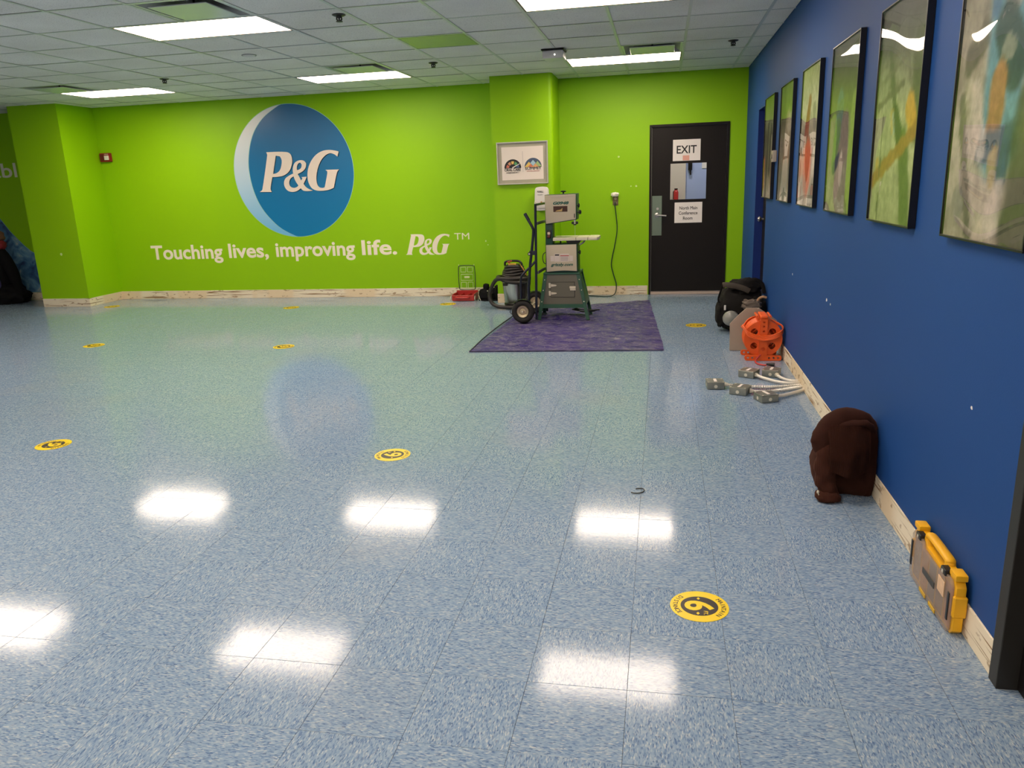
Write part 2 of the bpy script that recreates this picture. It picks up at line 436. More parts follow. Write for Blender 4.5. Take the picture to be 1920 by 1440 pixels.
for i in range(nx0, nx1+1):
    for j in range(-22, 27):
        cx, cy = FX+(i+.5)*FS, FY+(j+.5)*FS
        if cx > XR-0.10 or cy > WB-0.05 or cy < YF: continue
        pp = project((cx, cy, 0)); score = 0
        if pp and -150 < pp[0] < 2070 and -100 < pp[1] < 1560: score = 1/pp[2]**3
        cells.append((score, i, j, cx, cy))
cells.sort(reverse=True)
variants = []
for v in range(16):
    pair = []
    for rot in (0, 1):
        b_ = BM(); tile_mesh(b_, 0, 0, rot, random.uniform(-.0016, .0016), random.uniform(-.0016, .0016))
        me = finish(b_, 'floor_tile', 0); me.materials.append(m_floor); pair.append(me)
    variants.append(pair)
for s, i, j, cx, cy in cells[:300]:
    o = bpy.data.objects.new('floor_tile', random.choice(variants)[(i+j) % 2]); o.location = (cx, cy, 0); link(o, floor)
b_ = BM()
for s, i, j, cx, cy in cells[300:]: tile_mesh(b_, cx, cy, (i+j) % 2, random.uniform(-.0012, .0012), random.uniform(-.0012, .0012))
# cut tiles along the walls
def cut_tile(x0, x1, y0, y1, rot):
    uvl = b_.loops.layers.uv['UVMap']; q = random.random()*40
    f = b_.faces.new([b_.verts.new(p) for p in ((x0,y0,0),(x1,y0,0),(x1,y1,0),(x0,y1,0))])
    for l in f.loops: l[uvl].uv = (l.vert.co.x+q, l.vert.co.y) if rot == 0 else (l.vert.co.y+q, l.vert.co.x)
xe = max(c[3] for c in cells)+FS/2+.0003; ye = max(c[4] for c in cells)+FS/2+.0003
for j in range(-22, 28):
    y0 = FY+j*FS
    if y0 < ye-0.01: cut_tile(xe, XR+1.2, y0+.0003, y0+FS-.0003, j % 2)
for i in range(nx0, nx1+1): cut_tile(FX+i*FS+.0003, FX+(i+1)*FS-.0003, ye, WB+.1, i % 2)
rest = obj('floor_tiles_beyond', b_, m_floor, floor, 0); rest['kind'] = 'stuff'

# ceiling: slab, tiles, grid, with cells left out for lights and diffusers
bm = BM(); box(bm, XL, XR+0.12, YF, WB+0.12, H+0.30, H+0.36); ceiling = struct('ceiling', bm, m_sub)
LX = [GX+2*GS, GX-3*GS, GX-8*GS]; LY = [GY+5*GS, GY, GY-5*GS, GY-10*GS, GY-15*GS]
LIGHTS = [(x, y) for y in LY for x in LX]
taken = set()
def cell(x, y): return (round((x-GX)/GS), round((y-GY)/GS))
for x, y in LIGHTS: taken |= {cell(x, y), cell(x+GS, y)}
DIFF = [(GX-2*GS, GY-GS), (GX-8*GS, GY+4*GS), (GX-2*GS, GY+4*GS), (GX+3*GS, GY+4*GS)]
RETURN = (GX, GY+2*GS)
for d in DIFF+[RETURN]: taken.add(cell(*d))
def ctile(bm, x0, x1, y0, y1):
    box(bm, x0+.005, x1-.005, y0+.005, y1-.005, H+.002, H+.016)
bm = BM(); ctile(bm, -GS/2, GS/2, -GS/2, GS/2); ct_me = finish(bm, 'ceiling_tile', 0); ct_me.materials.append(m_ctile)
b_ = BM(); cts = []
for i in range(-18, 7):
    for j in range(-18, 9):
        x0, y0 = GX+i*GS, GY+j*GS; x1, y1 = min(x0+GS, XR), min(y0+GS, WB)
        if (i, j) in taken or x0 > XR-.03 or y0 > WB-.03: continue
        if x0 < XL: continue
        pp = project(((x0+x1)/2, (y0+y1)/2, H))
        whole = x1-x0 > GS-.01 and y1-y0 > GS-.01
        if pp and -120 < pp[0] < 2040 and -70 < pp[1] < 260:
            if whole:
                o = bpy.data.objects.new('ceiling_tile', ct_me); o.location = ((x0+x1)/2, (y0+y1)/2, random.uniform(0, .003)); link(o, ceiling)
            else:
                q = BM(); ctile(q, x0, x1, y0, y1); obj('ceiling_tile', q, m_ctile, ceiling, 0)
        else: ctile(b_, x0, x1, y0, y1)
o = obj('ceiling_tiles_beyond', b_, m_ctile, ceiling, 0); o['kind'] = 'stuff'
for i in range(-17, 6):
    x = GX+i*GS
    if XL < x < XR:
        cuts = sorted(ly for lx, ly in LIGHTS if abs(lx+GS-x) < .01); y0 = YF      # the runner stops at a light
        for ly in cuts+[None]:
            y1 = ly if ly is not None else WB
            q = BM(); box(q, x-.012, x+.012, y0, y1, H-.0010, H+.0015); box(q, x-.001, x+.001, y0, y1, H+.0015, H+.03); obj('main_runner', q, m_grid, ceiling, 0)
            if ly is not None: y0 = ly+GS
for j in range(-17, 8):
    y = GY+j*GS
    if YF < y < WB:
        q = BM(); box(q, XL, XR, y-.012, y+.012, H-.0004, H+.0013); obj('cross_runner', q, m_grid, ceiling, 0)

# walls
T = 0.12
bm = BM()
DX0, DX1, DZ = -0.172, 0.790, 2.105            # dark exit door opening in the green wall
box(bm, XL, DX0, WB, WB+T, 0, H+.3); box(bm, DX1, XR+T, WB, WB+T, 0, H+.3); box(bm, DX0, DX1, WB, WB+T, DZ, H+.3)
wall_back = struct('wall_back', bm, m_green)
CX0, CX1, CY = -2.045, -1.30, 9.575
bm = BM(); box(bm, CX0, CX1, CY, WB+.01, 0, H+.02)
es = [e for e in bm.edges if abs(e.verts[0].co.x-CX1) < .001 and abs(e.verts[1].co.x-CX1) < .001 and abs(e.verts[0].co.y-CY) < .001 and abs(e.verts[1].co.y-CY) < .001]
bmesh.ops.bevel(bm, geom=es, offset=0.05, segments=6, affect='EDGES', profile=.5)
struct('wall_column_right', bm, m_green, 40)
LCX0, LCX1, LCY = -8.66, -7.91, 9.50
bm = BM(); box(bm, LCX0, LCX1, LCY, WB+.01, 0, H+.02); struct('wall_column_left', bm, m_green)
BD0, BD1, BDZ = 8.03, 8.985, 2.14              # door opening in the blue wall
JY = 2.235                                     # edge of the near doorway on the right
bm = BM()
box(bm, XR, XR+T, JY, BD0, 0, H+.3); box(bm, XR, XR+T, BD1, WB+T, 0, H+.3); box(bm, XR, XR+T, BD0, BD1, BDZ, H+.3)
box(bm, XR, XR+T, 0.9, JY, 2.14, H+.3); box(bm, XR, XR+T, YF, 0.9, 0, H+.3)
struct('wall_right', bm, m_blue)
bm = BM(); box(bm, XL-T, XL, YF, WB, 0, H+.3); struct('wall_left', bm, m_pale)
bm = BM(); box(bm, XL, XR+T, YF-T, YF, 0, H+.3); struct('wall_front', bm, m_pale)

# strips of bare board where the cove base was torn off
SB = 0.118
def strip(name, x0, x1, y0, y1):
    bm = BM(); box(bm, x0, x1, y0, y1, 0.001, SB, .0015, 1); return struct(name, bm, m_strip)
strip('baseboard_back', LCX1+.006, CX0-.006, WB-.006, WB)
strip('baseboard_back_right', CX1+.006, DX0-.012, WB-.006, WB)
strip('baseboard_column_right', CX0-.005, CX1+.005, CY-.005, CY)
strip('baseboard_column_left', LCX0, LCX1+.006, LCY-.006, LCY)
strip('baseboard_column_side', LCX1, LCX1+.006, LCY, WB)
strip('baseboard_back_left', XL, LCX0, WB-.006, WB)
strip('baseboard_right', XR-.006, XR, JY+.004, BD0-.01)

# near doorway on the right: dark steel frame
m_frame = M('dark_brown_steel_paint', (.018, .016, .013), 0.5, var=.12, bump=.05, bscale=150)
bm = BM(); box(bm, XR-.012, XR+T+.012, JY-.055, JY, 0, 2.14, .003); box(bm, XR-.012, XR+T+.012, 0.9, JY-.055, 2.10, 2.16, .003)
box(bm, XR-.012, XR+T+.012, 0.88, .935, 0, 2.14, .003)
d3 = struct('door_3', bm, m_frame)
bm = BM(); box(bm, XR+.045, XR+.085, 0.935, JY-.055, 0.005, 2.10); obj('door_leaf', bm, m_black, d3, 0)

# recessed door in the blue wall
m_jamb_shade = wall_material('shaded_jamb_blue', (.012, .035, .20), 0.4)  # wall blue made darker: the jamb's shade is put into its colour
bm = BM(); box(bm, XR+.001, XR+T, BD1-.012, BD1, 0, BDZ); box(bm, XR+.001, XR+T, BD0, BD0+.012, 0, BDZ); box(bm, XR+.001, XR+T, BD0+.012, BD1-.012, BDZ-.012, BDZ)
d2 = struct('door_2', bm, m_jamb_shade)
bm = BM(); box(bm, XR+.085, XR+.115, BD0+.012, BD1-.012, 0.006, BDZ-.012); dl = obj('door_leaf', bm, m_black, d2, 0)
bm = BM(); lathe(bm, [(.012, 0), (.012, .02), (.026, .03), (.03, .045), (.018, .06)], (0, 0, 0), 'x', 14)
bmesh.ops.transform(bm, matrix=Matrix.Translation((XR+.085, BD1-.09, 1.0)) @ Matrix.Rotation(PI, 4, 'Z'), verts=bm.verts)
obj('door_knob', bm, M('dull_steel', (.45, .44, .42), .3, 1.0), dl)

# black exit door in the green wall, with window
m_plate = M('brushed_plate', (.20, .26, .20), .35, .7, var=.05)
m_steel = M('brushed_steel', (.62, .60, .56), .28, 1.0, var=.05)
bm = BM(); fw = .026
box(bm, DX0, DX0+fw, WB-.012, WB+T, 0, DZ); box(bm, DX1-fw, DX1, WB-.012, WB+T, 0, DZ); box(bm, DX0+fw, DX1-fw, WB-.012, WB+T, DZ-fw, DZ)
d1 = struct('door_1', bm, m_black)
WX0, WX1, WZ0, WZ1 = .082, .532, 1.192, 1.640
LY0, LY1 = WB+.02, WB+.065
bm = BM(); x0, x1, z1 = DX0+fw+.003, DX1-fw-.003, DZ-fw-.003
box(bm, x0, WX0, LY0, LY1, .04, z1); box(bm, WX1, x1, LY0, LY1, .04, z1); box(bm, WX0, WX1, LY0, LY1, .04, WZ0); box(bm, WX0, WX1, LY0, LY1, WZ1, z1)
leaf = obj('door_leaf', bm, m_black, d1, 0)
bm = BM()
for a, b2, c, d in ((WX0-.012, WX0+.006, WZ0-.012, WZ1+.012), (WX1-.006, WX1+.012, WZ0-.012, WZ1+.012), (WX0+.006, WX1-.006, WZ0-.012, WZ0+.006), (WX0+.006, WX1-.006, WZ1-.006, WZ1+.012)):
    box(bm, a, b2, LY0-.006, LY0, c, d)
obj('window_bead', bm, m_black, leaf, 0)
m_glass = thin_glass('clear_glass', 1.4)
bm = BM(); box(bm, WX0, WX1, LY0+.02, LY0+.026, WZ0, WZ1); obj('window_pane', bm, m_glass, leaf, 0)
bm = BM(); box(bm, -.136, -.012, LY0-.004, LY0, .755, 1.25, .002, 1); esc = obj('lock_plate', bm, m_plate, leaf)
bm = BM(); lathe(bm, [(.030, 0), (.030, -.008), (.013, -.012), (.013, -.05)], (-.072, LY0-.004, 1.01), 'y', 18); tube(bm, [(-.072, LY0-.052, 1.01), (-.02, LY0-.052, 1.008), (.045, LY0-.05, 1.003)], .0105, 10); obj('lever_handle', bm, m_steel, leaf)
bm = BM(); lathe(bm, [(.016, 0), (.016, -.006)], (-.066, LY0-.004, 1.09), 'y', 14); obj('lock_cylinder', bm, m_steel, leaf)
m_thr = M('worn_threshold', (.50, .40, .33), .6, 0)
bm = BM(); box(bm, DX0+fw, DX1-fw, WB-.01, WB+T, 0, .03, .004); obj('threshold', bm, m_thr, d1)

# corridor beyond the window of the exit door
m_corr = wall_material('corridor_cream_paint', (.70, .62, .54), .5); m_corb = wall_material('corridor_pale_blue_paint', (.42, .50, .78), .4)
CYB = 12.2
bm = BM(); box(bm, -1.0, .33, CYB, CYB+.1, 0, 2.6); struct('wall_corridor_cream', bm, m_corr)
bm = BM(); box(bm, -1.1, -1.0, WB+T, CYB+.1, 0, 2.6); struct('wall_corridor_left', bm, m_corr)
bm = BM(); box(bm, 2.4, 2.5, WB+T, CYB+.1, 0, 2.6); struct('wall_corridor_right', bm, m_corb)
bm = BM(); box(bm, -1.1, 2.5, WB+T, CYB+.1, -.1, 0); struct('floor_corridor', bm, M('corridor_floor_grey', (.30, .30, .34), .3))
bm = BM(); box(bm, -1.1, 2.5, WB+T, CYB+.1, 2.6, 2.7); struct('ceiling_corridor', bm, m_corr)
bm = BM(); box(bm, .33, 2.4, CYB+.02, CYB+.1, 0, 2.6); d4 = struct('wall_corridor_blue', bm, m_corb)
bm = BM(); box(bm, .345, 1.3, CYB-.02, CYB+.018, .01, 2.12, .004); d4 = struct('door_4', bm, m_corb)
bm = BM(); box(bm, .36, .42, CYB-.07, CYB-.02, 1.56, 1.72, .006); tube(bm, [(.39, CYB-.06, 1.57), (.40, CYB-.06, 1.49)], .012, 8); obj('door_closer', bm, m_black, d4)
bm = BM(); box(bm, .56, .64, CYB-.03, CYB-.02, 1.58, 1.75); obj('notice', bm, M('white_paper', (.80, .76, .72), .7), d4)
t = thing('corridor_fill_light', 'unseen ceiling light added to brighten the corridor beyond the exit door window', 'ceiling light', (.4, 11.2, 2.6))  # unseen lamp, added so the view through the door window is not dark
bm = BM(); box(bm, -.6, .6, -.3, .3, -.035, -.03); obj('lens', bm, M('corridor_fill_lens', (1.0, .94, .90), .4, emit=7.0), t, 0, False)
bm = BM(); box(bm, -.62, .62, -.32, .32, -.03, -.001, .003, 1); obj('housing', bm, m_grid, t, 0, False)
ext = thing('fire_extinguisher', 'small red fire extinguisher beyond the window of the black exit door', 'extinguisher', (.19, CYB-.08, 1.10))
bm = BM(); lathe(bm, [(.03, 1.10), (.036, 1.105), (.036, 1.25), (.025, 1.275), (.012, 1.285)], (.19, CYB-.08, 0)); obj('cylinder', bm, M('extinguisher_red', (.55, .02, .02), .3), ext)
bm = BM(); box(bm, .165, .215, CYB-.09, CYB-.07, 1.285, 1.305); tube(bm, [(.19, CYB-.08, 1.29), (.15, CYB-.085, 1.26), (.15, CYB-.085, 1.15)], .006, 6); obj('valve', bm, m_black, ext)
bm = BM(); box(bm, .18, .20, CYB-.045, CYB, 1.2, 1.24); obj('wall_bracket', bm, m_black, ext)

# ---------------------------------------------------------------- ceiling fixtures
m_lens = bpy.data.materials.new('prismatic_lens'); n_, N_, L_, b_p = nt(m_lens)
b_p.inputs['Base Color'].default_value = (.8, .8, .78, 1); b_p.inputs['Roughness'].default_value = .3
tcn = N_.new('ShaderNodeTexCoord'); wv = N_.new('ShaderNodeTexWave'); wv.wave_type = 'BANDS'; wv.bands_direction = 'Y'; wv.inputs['Scale'].default_value = 1.02; wv.inputs['Distortion'].default_value = 0
L_.new(tcn.outputs['Object'], wv.inputs['Vector'])
mrn = N_.new('ShaderNodeMapRange'); mrn.inputs['To Min'].default_value = LAMP*.8; mrn.inputs['To Max'].default_value = LAMP*1.2
L_.new(wv.outputs['Fac'], mrn.inputs['Value']); L_.new(mrn.outputs[0], b_p.inputs['Emission Strength'])
b_p.inputs['Emission Color'].default_value = LAMP_COL+(1,)
m_lframe = M('troffer_frame_enamel', (.16, .13, .10), .5, var=.1)
LLAB = {0: 'recessed fluorescent ceiling light nearest the column and the black exit door', 1: 'recessed fluorescent ceiling light above the blue round wall logo', 2: 'recessed fluorescent ceiling light farthest left, above the red alarm strobe',
        3: 'recessed fluorescent ceiling light cut by the top edge of the picture', 4: 'large recessed fluorescent ceiling light at upper left with a diffuser behind it'}
bm = BM(); w_, d_ = GS-.008, GS/2-.008
for a, b2, c, d in ((-w_, w_, -d_, -d_+.018), (-w_, w_, d_-.018, d_), (-w_, -w_+.018, -d_+.018, d_-.018), (w_-.018, w_, -d_+.018, d_-.018)): box(bm, a, b2, c, d, .000, .02)
fr_me = finish(bm, 'frame', 0); fr_me.materials.append(m_lframe)
bm = BM(); box(bm, -w_+.018, w_-.018, -d_+.018, d_-.018, .003, .006); ln_me = finish(bm, 'lens', 0); ln_me.materials.append(m_lens)
bm = BM(); box(bm, -w_, w_, -d_, d_, .022, .11, .01, 1); hs_me = finish(bm, 'housing', 0); hs_me.materials.append(m_grid)
for k, (x, y) in enumerate(LIGHTS):
    t = thing('ceiling_light', LLAB.get(k, 'recessed fluorescent ceiling light above the near floor, outside the picture'), 'ceiling light', (x+GS, y+GS/2, H), 0, 'recessed ceiling lights')
    for nm, me in (('frame', fr_me), ('lens', ln_me), ('housing', hs_me)): link(bpy.data.objects.new(nm, me), t)

m_diff = M('diffuser_enamel', (.62, .63, .58), .22, var=.03)
m_dark = M('duct_dark', (.03, .03, .028), .8)
DL = ['square ceiling air diffuser behind the large upper left light', 'square ceiling air diffuser behind the farthest left ceiling light', 'square ceiling air diffuser behind the light above the blue logo', 'square ceiling air diffuser behind the light nearest the column']
bm = BM(); q = GS/2-.006
for a, b2, c, d in ((-q, q, -q, -q+.03), (-q, q, q-.03, q), (-q, -q+.03, -q+.03, q-.03), (q-.03, q, -q+.03, q-.03)): box(bm, a, b2, c, d, .0015, .008)
df_me = finish(bm, 'flange', 0); df_me.materials.append(m_diff)
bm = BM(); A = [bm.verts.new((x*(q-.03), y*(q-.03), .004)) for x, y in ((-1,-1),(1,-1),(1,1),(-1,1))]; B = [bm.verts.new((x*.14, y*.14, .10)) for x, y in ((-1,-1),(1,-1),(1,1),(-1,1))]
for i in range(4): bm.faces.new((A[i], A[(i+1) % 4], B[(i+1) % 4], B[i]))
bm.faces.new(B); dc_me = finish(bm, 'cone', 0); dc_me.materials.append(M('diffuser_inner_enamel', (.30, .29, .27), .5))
bm = BM(); box(bm, -.215, .215, -.215, .215, -.012, -.004, .003, 1); dp_me = finish(bm, 'plaque', 0); dp_me.materials.append(m_diff)
bm = BM(); tube(bm, [(0, 0, -.006), (0, 0, .098)], .008, 8)
dh_me = finish(bm, 'hangers', 0); dh_me.materials.append(m_dark)
for (x, y), lab in zip(DIFF, DL):
    t = thing('air_diffuser', lab, 'air diffuser', (x+GS/2, y+GS/2, H), 0, 'square ceiling diffusers')
    for nm, me in (('flange', df_me), ('cone', dc_me), ('plaque', dp_me), ('hanger', dh_me)): link(bpy.data.objects.new(nm, me), t)
m_ret = M('glossy_return_panel', (.26, .28, .24), .22, var=.03)
t = thing('return_panel', 'smooth glossy ceiling panel among the speckled tiles', 'ceiling panel', (RETURN[0]+GS/2, RETURN[1]+GS/2, H))
bm = BM(); box(bm, -.297, .297, -.297, .297, .0015, .006, .001, 1); obj('panel', bm, m_ret, t, 0, False)
bm = BM(); box(bm, -.27, .27, -.27, .27, .0005, .0014); obj('panel_skin', bm, m_ret, t, 0, False)

m_bronze = M('dark_sprinkler_metal', (.05, .045, .04), .4, .6)
bm = BM(); lathe(bm, [(.0, .004), (.046, .004), (.050, -.001), (.036, -.008), (.018, -.010), (.014, -.018)], cap=False); e_me = finish(bm, 'escutcheon'); e_me.materials.append(m_bronze)
bm = BM()
for s in (-1, 1): tube(bm, [(s*.016, 0, -.012), (s*.018, 0, -.028), (s*.008, 0, -.042)], .006, 6)
tube(bm, [(0, 0, -.012), (0, 0, -.042)], .006, 6)
y_me = finish(bm, 'yoke'); y_me.materials.append(m_bronze)
bm = BM(); lathe(bm, [(.006, -.040), (.024, -.042), (.024, -.046), (.004, -.048)], seg=16); dfl_me = finish(bm, 'deflector'); dfl_me.materials.append(m_bronze)
SPR = [((-2.33, 5.77), 'dark fire sprinkler head nearest the large upper left light'), ((-5.34, 8.10), 'dark fire sprinkler head beside the farthest left ceiling light'),
       ((-2.35, 8.26), 'dark fire sprinkler head between the smooth panel and the green wall'), ((.635, 8.15), 'dark fire sprinkler head close to the blue wall')]
for (x, y), lab in SPR:
    t = thing('sprinkler', lab, 'sprinkler', (x, y, H), random.random()*.6, 'ceiling sprinkler heads')
    for nm, me in (('escutcheon', e_me), ('yoke', y_me), ('deflector', dfl_me)): link(bpy.data.objects.new(nm, me), t)
t = thing('ceiling_speaker', 'small round flush disc in the ceiling tile beyond the large upper left light', 'speaker', (-3.774, 7.09, H))
m_wht = M('warm_white_plastic', (.70, .67, .62), .4, var=.03)
bm = BM(); lathe(bm, [(.0, -.012), (.035, -.012), (.052, -.006), (.058, .002)], cap=False, seg=28); obj('cover', bm, m_wht, t, 35, False)
bm = BM(); lathe(bm, [(.060, -.002), (.066, -.003), (.068, .002)], cap=False, seg=28); obj('rim', bm, M('grey_rim', (.35, .34, .32), .5), t, 35, False)
t = thing('access_point', 'white box hanging below the ceiling beside the light nearest the column', 'ceiling device', (-1.055, 8.0, H))
bm = BM(); box(bm, -.10, .10, -.12, .12, -.085, -.012, .012, 3); obj('housing', bm, m_wht, t, 35, False)
bm = BM(); box(bm, -.11, .11, -.13, .10, -.012, -.0012, .002, 1); obj('mounting_plate', bm, m_black, t, 35, False)
bm = BM(); lathe(bm, [(.006, 0), (.006, -.004)], (.02, -.12, -.055), 'y', 10); obj('status_light', bm, M('status_lamp', (1, .95, .85), .4, emit=3.0), t, 35, False)

# ================================================================ ON THE WALLS
# ---- round logo
PO = [(-5.337, 2.0), (-5.044, 1.992), (-4.986, 1.963), (-4.967, 1.894), (-4.979, 1.826), (-5.028, 1.739), (-5.11, 1.688), (-5.189, 1.673), (-5.285, 1.671), (-5.332, 1.523), (-5.328, 1.492), (-5.318, 1.472), (-5.501, 1.478), (-5.473, 1.493), (-5.455, 1.513), (-5.327, 1.956), (-5.328, 1.98)]
PH = [(-5.201, 1.951), (-5.142, 1.939), (-5.122, 1.887), (-5.139, 1.805), (-5.172, 1.749), (-5.222, 1.719), (-5.269, 1.714)]
GO = [(-4.286, 1.967), (-4.308, 1.901), (-4.357, 1.936), (-4.415, 1.949), (-4.485, 1.921), (-4.552, 1.857), (-4.608, 1.758), (-4.639, 1.65), (-4.64, 1.568), (-4.618, 1.519), (-4.574, 1.502), (-4.533, 1.509), (-4.476, 1.691), (-4.476, 1.719), (-4.5, 1.737), (-4.3, 1.735), (-4.322, 1.717), (-4.34, 1.686), (-4.401, 1.498), (-4.479, 1.473), (-4.571, 1.464), (-4.661, 1.472), (-4.726, 1.509), (-4.763, 1.586), (-4.766, 1.682), (-4.742, 1.776), (-4.686, 1.869), (-4.611, 1.94), (-4.516, 1.983), (-4.426, 1.993), (-4.352, 1.984)]
AO = [(-4.71, 1.471), (-4.837, 1.471), (-4.883, 1.507), (-4.952, 1.471), (-5.022, 1.464), (-5.081, 1.484), (-5.117, 1.532), (-5.123, 1.587), (-5.098, 1.642), (-5.042, 1.678), (-4.973, 1.706), (-4.974, 1.751), (-4.958, 1.812), (-4.923, 1.854), (-4.859, 1.876), (-4.8, 1.868), (-4.77, 1.832), (-4.782, 1.778), (-4.822, 1.736), (-4.907, 1.698), (-4.867, 1.61), (-4.845, 1.637), (-4.857, 1.655), (-4.782, 1.658), (-4.796, 1.628), (-4.837, 1.564), (-4.794, 1.511)]
AH = [(-4.912, 1.749), (-4.908, 1.796), (-4.882, 1.836), (-4.851, 1.844), (-4.835, 1.821), (-4.847, 1.78), (-4.876, 1.757)]
AL = [(-4.972, 1.669), (-5.024, 1.636), (-5.046, 1.585), (-5.036, 1.54), (-4.995, 1.518), (-4.946, 1.523), (-4.915, 1.547), (-4.951, 1.606)]
ARC = [(-5.045, 2.612), (-5.289, 2.473), (-5.446, 2.32), (-5.543, 2.149), (-5.605, 1.934), (-5.619, 1.741), (-5.59, 1.517), (-5.522, 1.319), (-5.41, 1.146), (-5.228, 0.97), (-4.992, 0.85)]
CXL, CZL, RL = -4.972, 1.732, 0.880

def gradient_material(name, lo, hi, z0, z1, rough=.35):
    """printed vertical colour blend"""
    m = bpy.data.materials.new(name); n, N, L, b = nt(m)
    ge = N.new('ShaderNodeNewGeometry'); sp = N.new('ShaderNodeSeparateXYZ'); L.new(ge.outputs['Position'], sp.inputs[0])
    mr = N.new('ShaderNodeMapRange'); mr.inputs['From Min'].default_value = z0; mr.inputs['From Max'].default_value = z1; L.new(sp.outputs[2], mr.inputs['Value'])
    mx = N.new('ShaderNodeMix'); mx.data_type = 'RGBA'; mx.inputs[6].default_value = lo+(1,); mx.inputs[7].default_value = hi+(1,)
    L.new(mr.outputs[0], mx.inputs[0]); L.new(mx.outputs[2], b.inputs['Base Color']); b.inputs['Roughness'].default_value = rough
    return m
m_cres = gradient_material('logo_crescent_print', (.17, .48, .74), (.72, .74, .72), .95, 2.3)
m_disc = gradient_material('logo_blue_print', (.004, .19, .42), (.012, .13, .30), .85, 2.6, .30)
m_cream = M('cream_vinyl', (.80, .70, .60), .45, var=.03)
m_edge = M('pale_rim_vinyl', (.30, .58, .50), .45)
m_shadow = M('printed_navy_outline', (.01, .03, .09), .5)
logo = thing('round_logo', 'large round blue wall logo with pale crescent and cream letters', 'wall logo', (CXL, WB, CZL-RL))
outline('disc', [circle_pts(CXL, CZL, RL, 96)], WB-.0008, m_edge, logo, .0010)
th0 = math.atan2(ARC[0][1]-CZL, ARC[0][0]-CXL); th1 = math.atan2(ARC[-1][1]-CZL, ARC[-1][0]-CXL)
r2 = RL-.006
arc_s = [(p.x, p.z) for p in smooth_path([(a, 0, b) for a, b in ARC], 5)]
arc_s[0] = (CXL+r2*math.cos(th0), CZL+r2*math.sin(th0)); arc_s[-1] = (CXL+r2*math.cos(th1), CZL+r2*math.sin(th1))
right = circle_pts(CXL, CZL, r2, 60, th1, th0)
outline('blue_field', [arc_s+right[1:-1]], WB-.0020, m_disc, logo, .0010)
left = circle_pts(CXL, CZL, r2, 50, th0, th1+2*PI)
arc_in = [(x-.009, z) for x, z in arc_s[::-1]]
outline('crescent', [left+arc_in[1:-1]], WB-.0020, m_cres, logo, .0010)
def letters(parent, xo, zo, k, y, mat, halo=None):
    def tr(lp): return [(xo+(p[0]+5.501)*k, zo+(p[1]-1.472)*k) for p in lp]
    for lps in ([PO, PH], [AO, AH, AL], [GO]):
        L2 = [tr(round_loop(lp)) for lp in lps]
        if halo:
            me = None
            c = [sum(p[0] for p in L2[0])/len(L2[0]), sum(p[1] for p in L2[0])/len(L2[0])]
            outline('letter_outline', [[(p[0]+halo[0], p[1]+halo[1]) for p in L2[0]]]+[[(p[0]+halo[0], p[1]+halo[1]) for p in q] for q in L2[1:]], y+.0012, m_shadow, parent, .0006)
        outline('letter', L2, y, mat, parent, .0010)
letters(logo, -5.501, 1.472, 1.0, WB-.0034, m_cream, (.009, -.007))

# ---- slogan
def split_letters(me, name, parent, mat):
    """one object per letter: mesh islands that overlap sideways belong together"""
    bm = BM(); bm.from_mesh(me); bm.verts.ensure_lookup_table(); seen = set(); isl = []
    for v in bm.verts:
        if v.index in seen: continue
        st, comp = [v], []
        seen.add(v.index)
        while st:
            a = st.pop(); comp.append(a)
            for e in a.link_edges:
                o2 = e.other_vert(a)
                if o2.index not in seen: seen.add(o2.index); st.append(o2)
        isl.append(comp)
    boxes = [[min(v.co.x for v in c), max(v.co.x for v in c), [c]] for c in isl]
    boxes.sort(key=lambda b: b[0]); out = []
    for b in boxes:
        if out and (min(b[1], out[-1][1])-max(b[0], out[-1][0])) > 0.5*min(b[1]-b[0], out[-1][1]-out[-1][0]):
            out[-1][2] += b[2]; out[-1][1] = max(b[1], out[-1][1])
        else: out.append(b)
    for b in out:
        keep = {v.index for c in b[2] for v in c}
        q = bm.copy(); q.verts.ensure_lookup_table()
        bmesh.ops.delete(q, geom=[v for v in q.verts if v.index not in keep], context='VERTS')
        m2 = bpy.data.meshes.new(name); q.to_mesh(m2); q.free(); m2.materials.append(mat)
        link(bpy.data.objects.new(name, m2), parent)
    bm.free(); bpy.data.meshes.remove(me)
m_slogan = M('slogan_cream_vinyl', (.86, .78, .62), .5, var=.03)
slog = thing('wall_slogan', 'cream lettered slogan across the green wall below the round logo', 'wall lettering', (-7.34, WB, .50))
def fit_text(s, x0, x1, z0, z1, ref, **k):
    """scale so the ink of ref spans z0..z1 and s spans x0..x1"""
    rm = text_mesh(ref, 1.0, **k); ry = [v.co.y for v in rm.vertices]; rlo, rhi = min(ry), max(ry); bpy.data.meshes.remove(rm)
    me = text_mesh(s, 1.0, **k); xs_ = [v.co.x for v in me.vertices]
    sy = (z1-z0)/(rhi-rlo); sx = (x1-x0)/(max(xs_)-min(xs_))
    me.transform(Matrix.Diagonal((sx, sy, 1, 1)) @ Matrix.Translation((-min(xs_), -rlo, 0)))
    return me
for s, a, b2, dz in (('Touching', -7.325, -6.185, 0), ('lives,', -6.09, -5.475, .003), ('improving', -5.36, -4.175, .006), ('life.', -4.075, -3.567, .008)):
    me = fit_text(s, a, b2, .575+dz, .778+dz, 'l', bold=.023, extrude=.0006)
    me.transform(Matrix.Translation(Vector((a, WB-.001, .575+dz+.0))-slog.location) @ ROT['y-'])
    split_letters(me, 'letter', slog, m_slogan)
mono = thing('wall_monogram', 'small cream wall monogram with trademark sign at the end of the slogan', 'wall lettering', (-3.44, WB, .573))
letters(mono, -3.445, .573, .522, WB-.0010, m_slogan)
me = fit_text('TM', -2.745, -2.540, .765, .850, 'T', bold=.0, extrude=.0006)
me.transform(Matrix.Translation(Vector((-2.745, WB-.001, .765))-mono.location) @ ROT['y-']); split_letters(me, 'letter', mono, m_slogan)

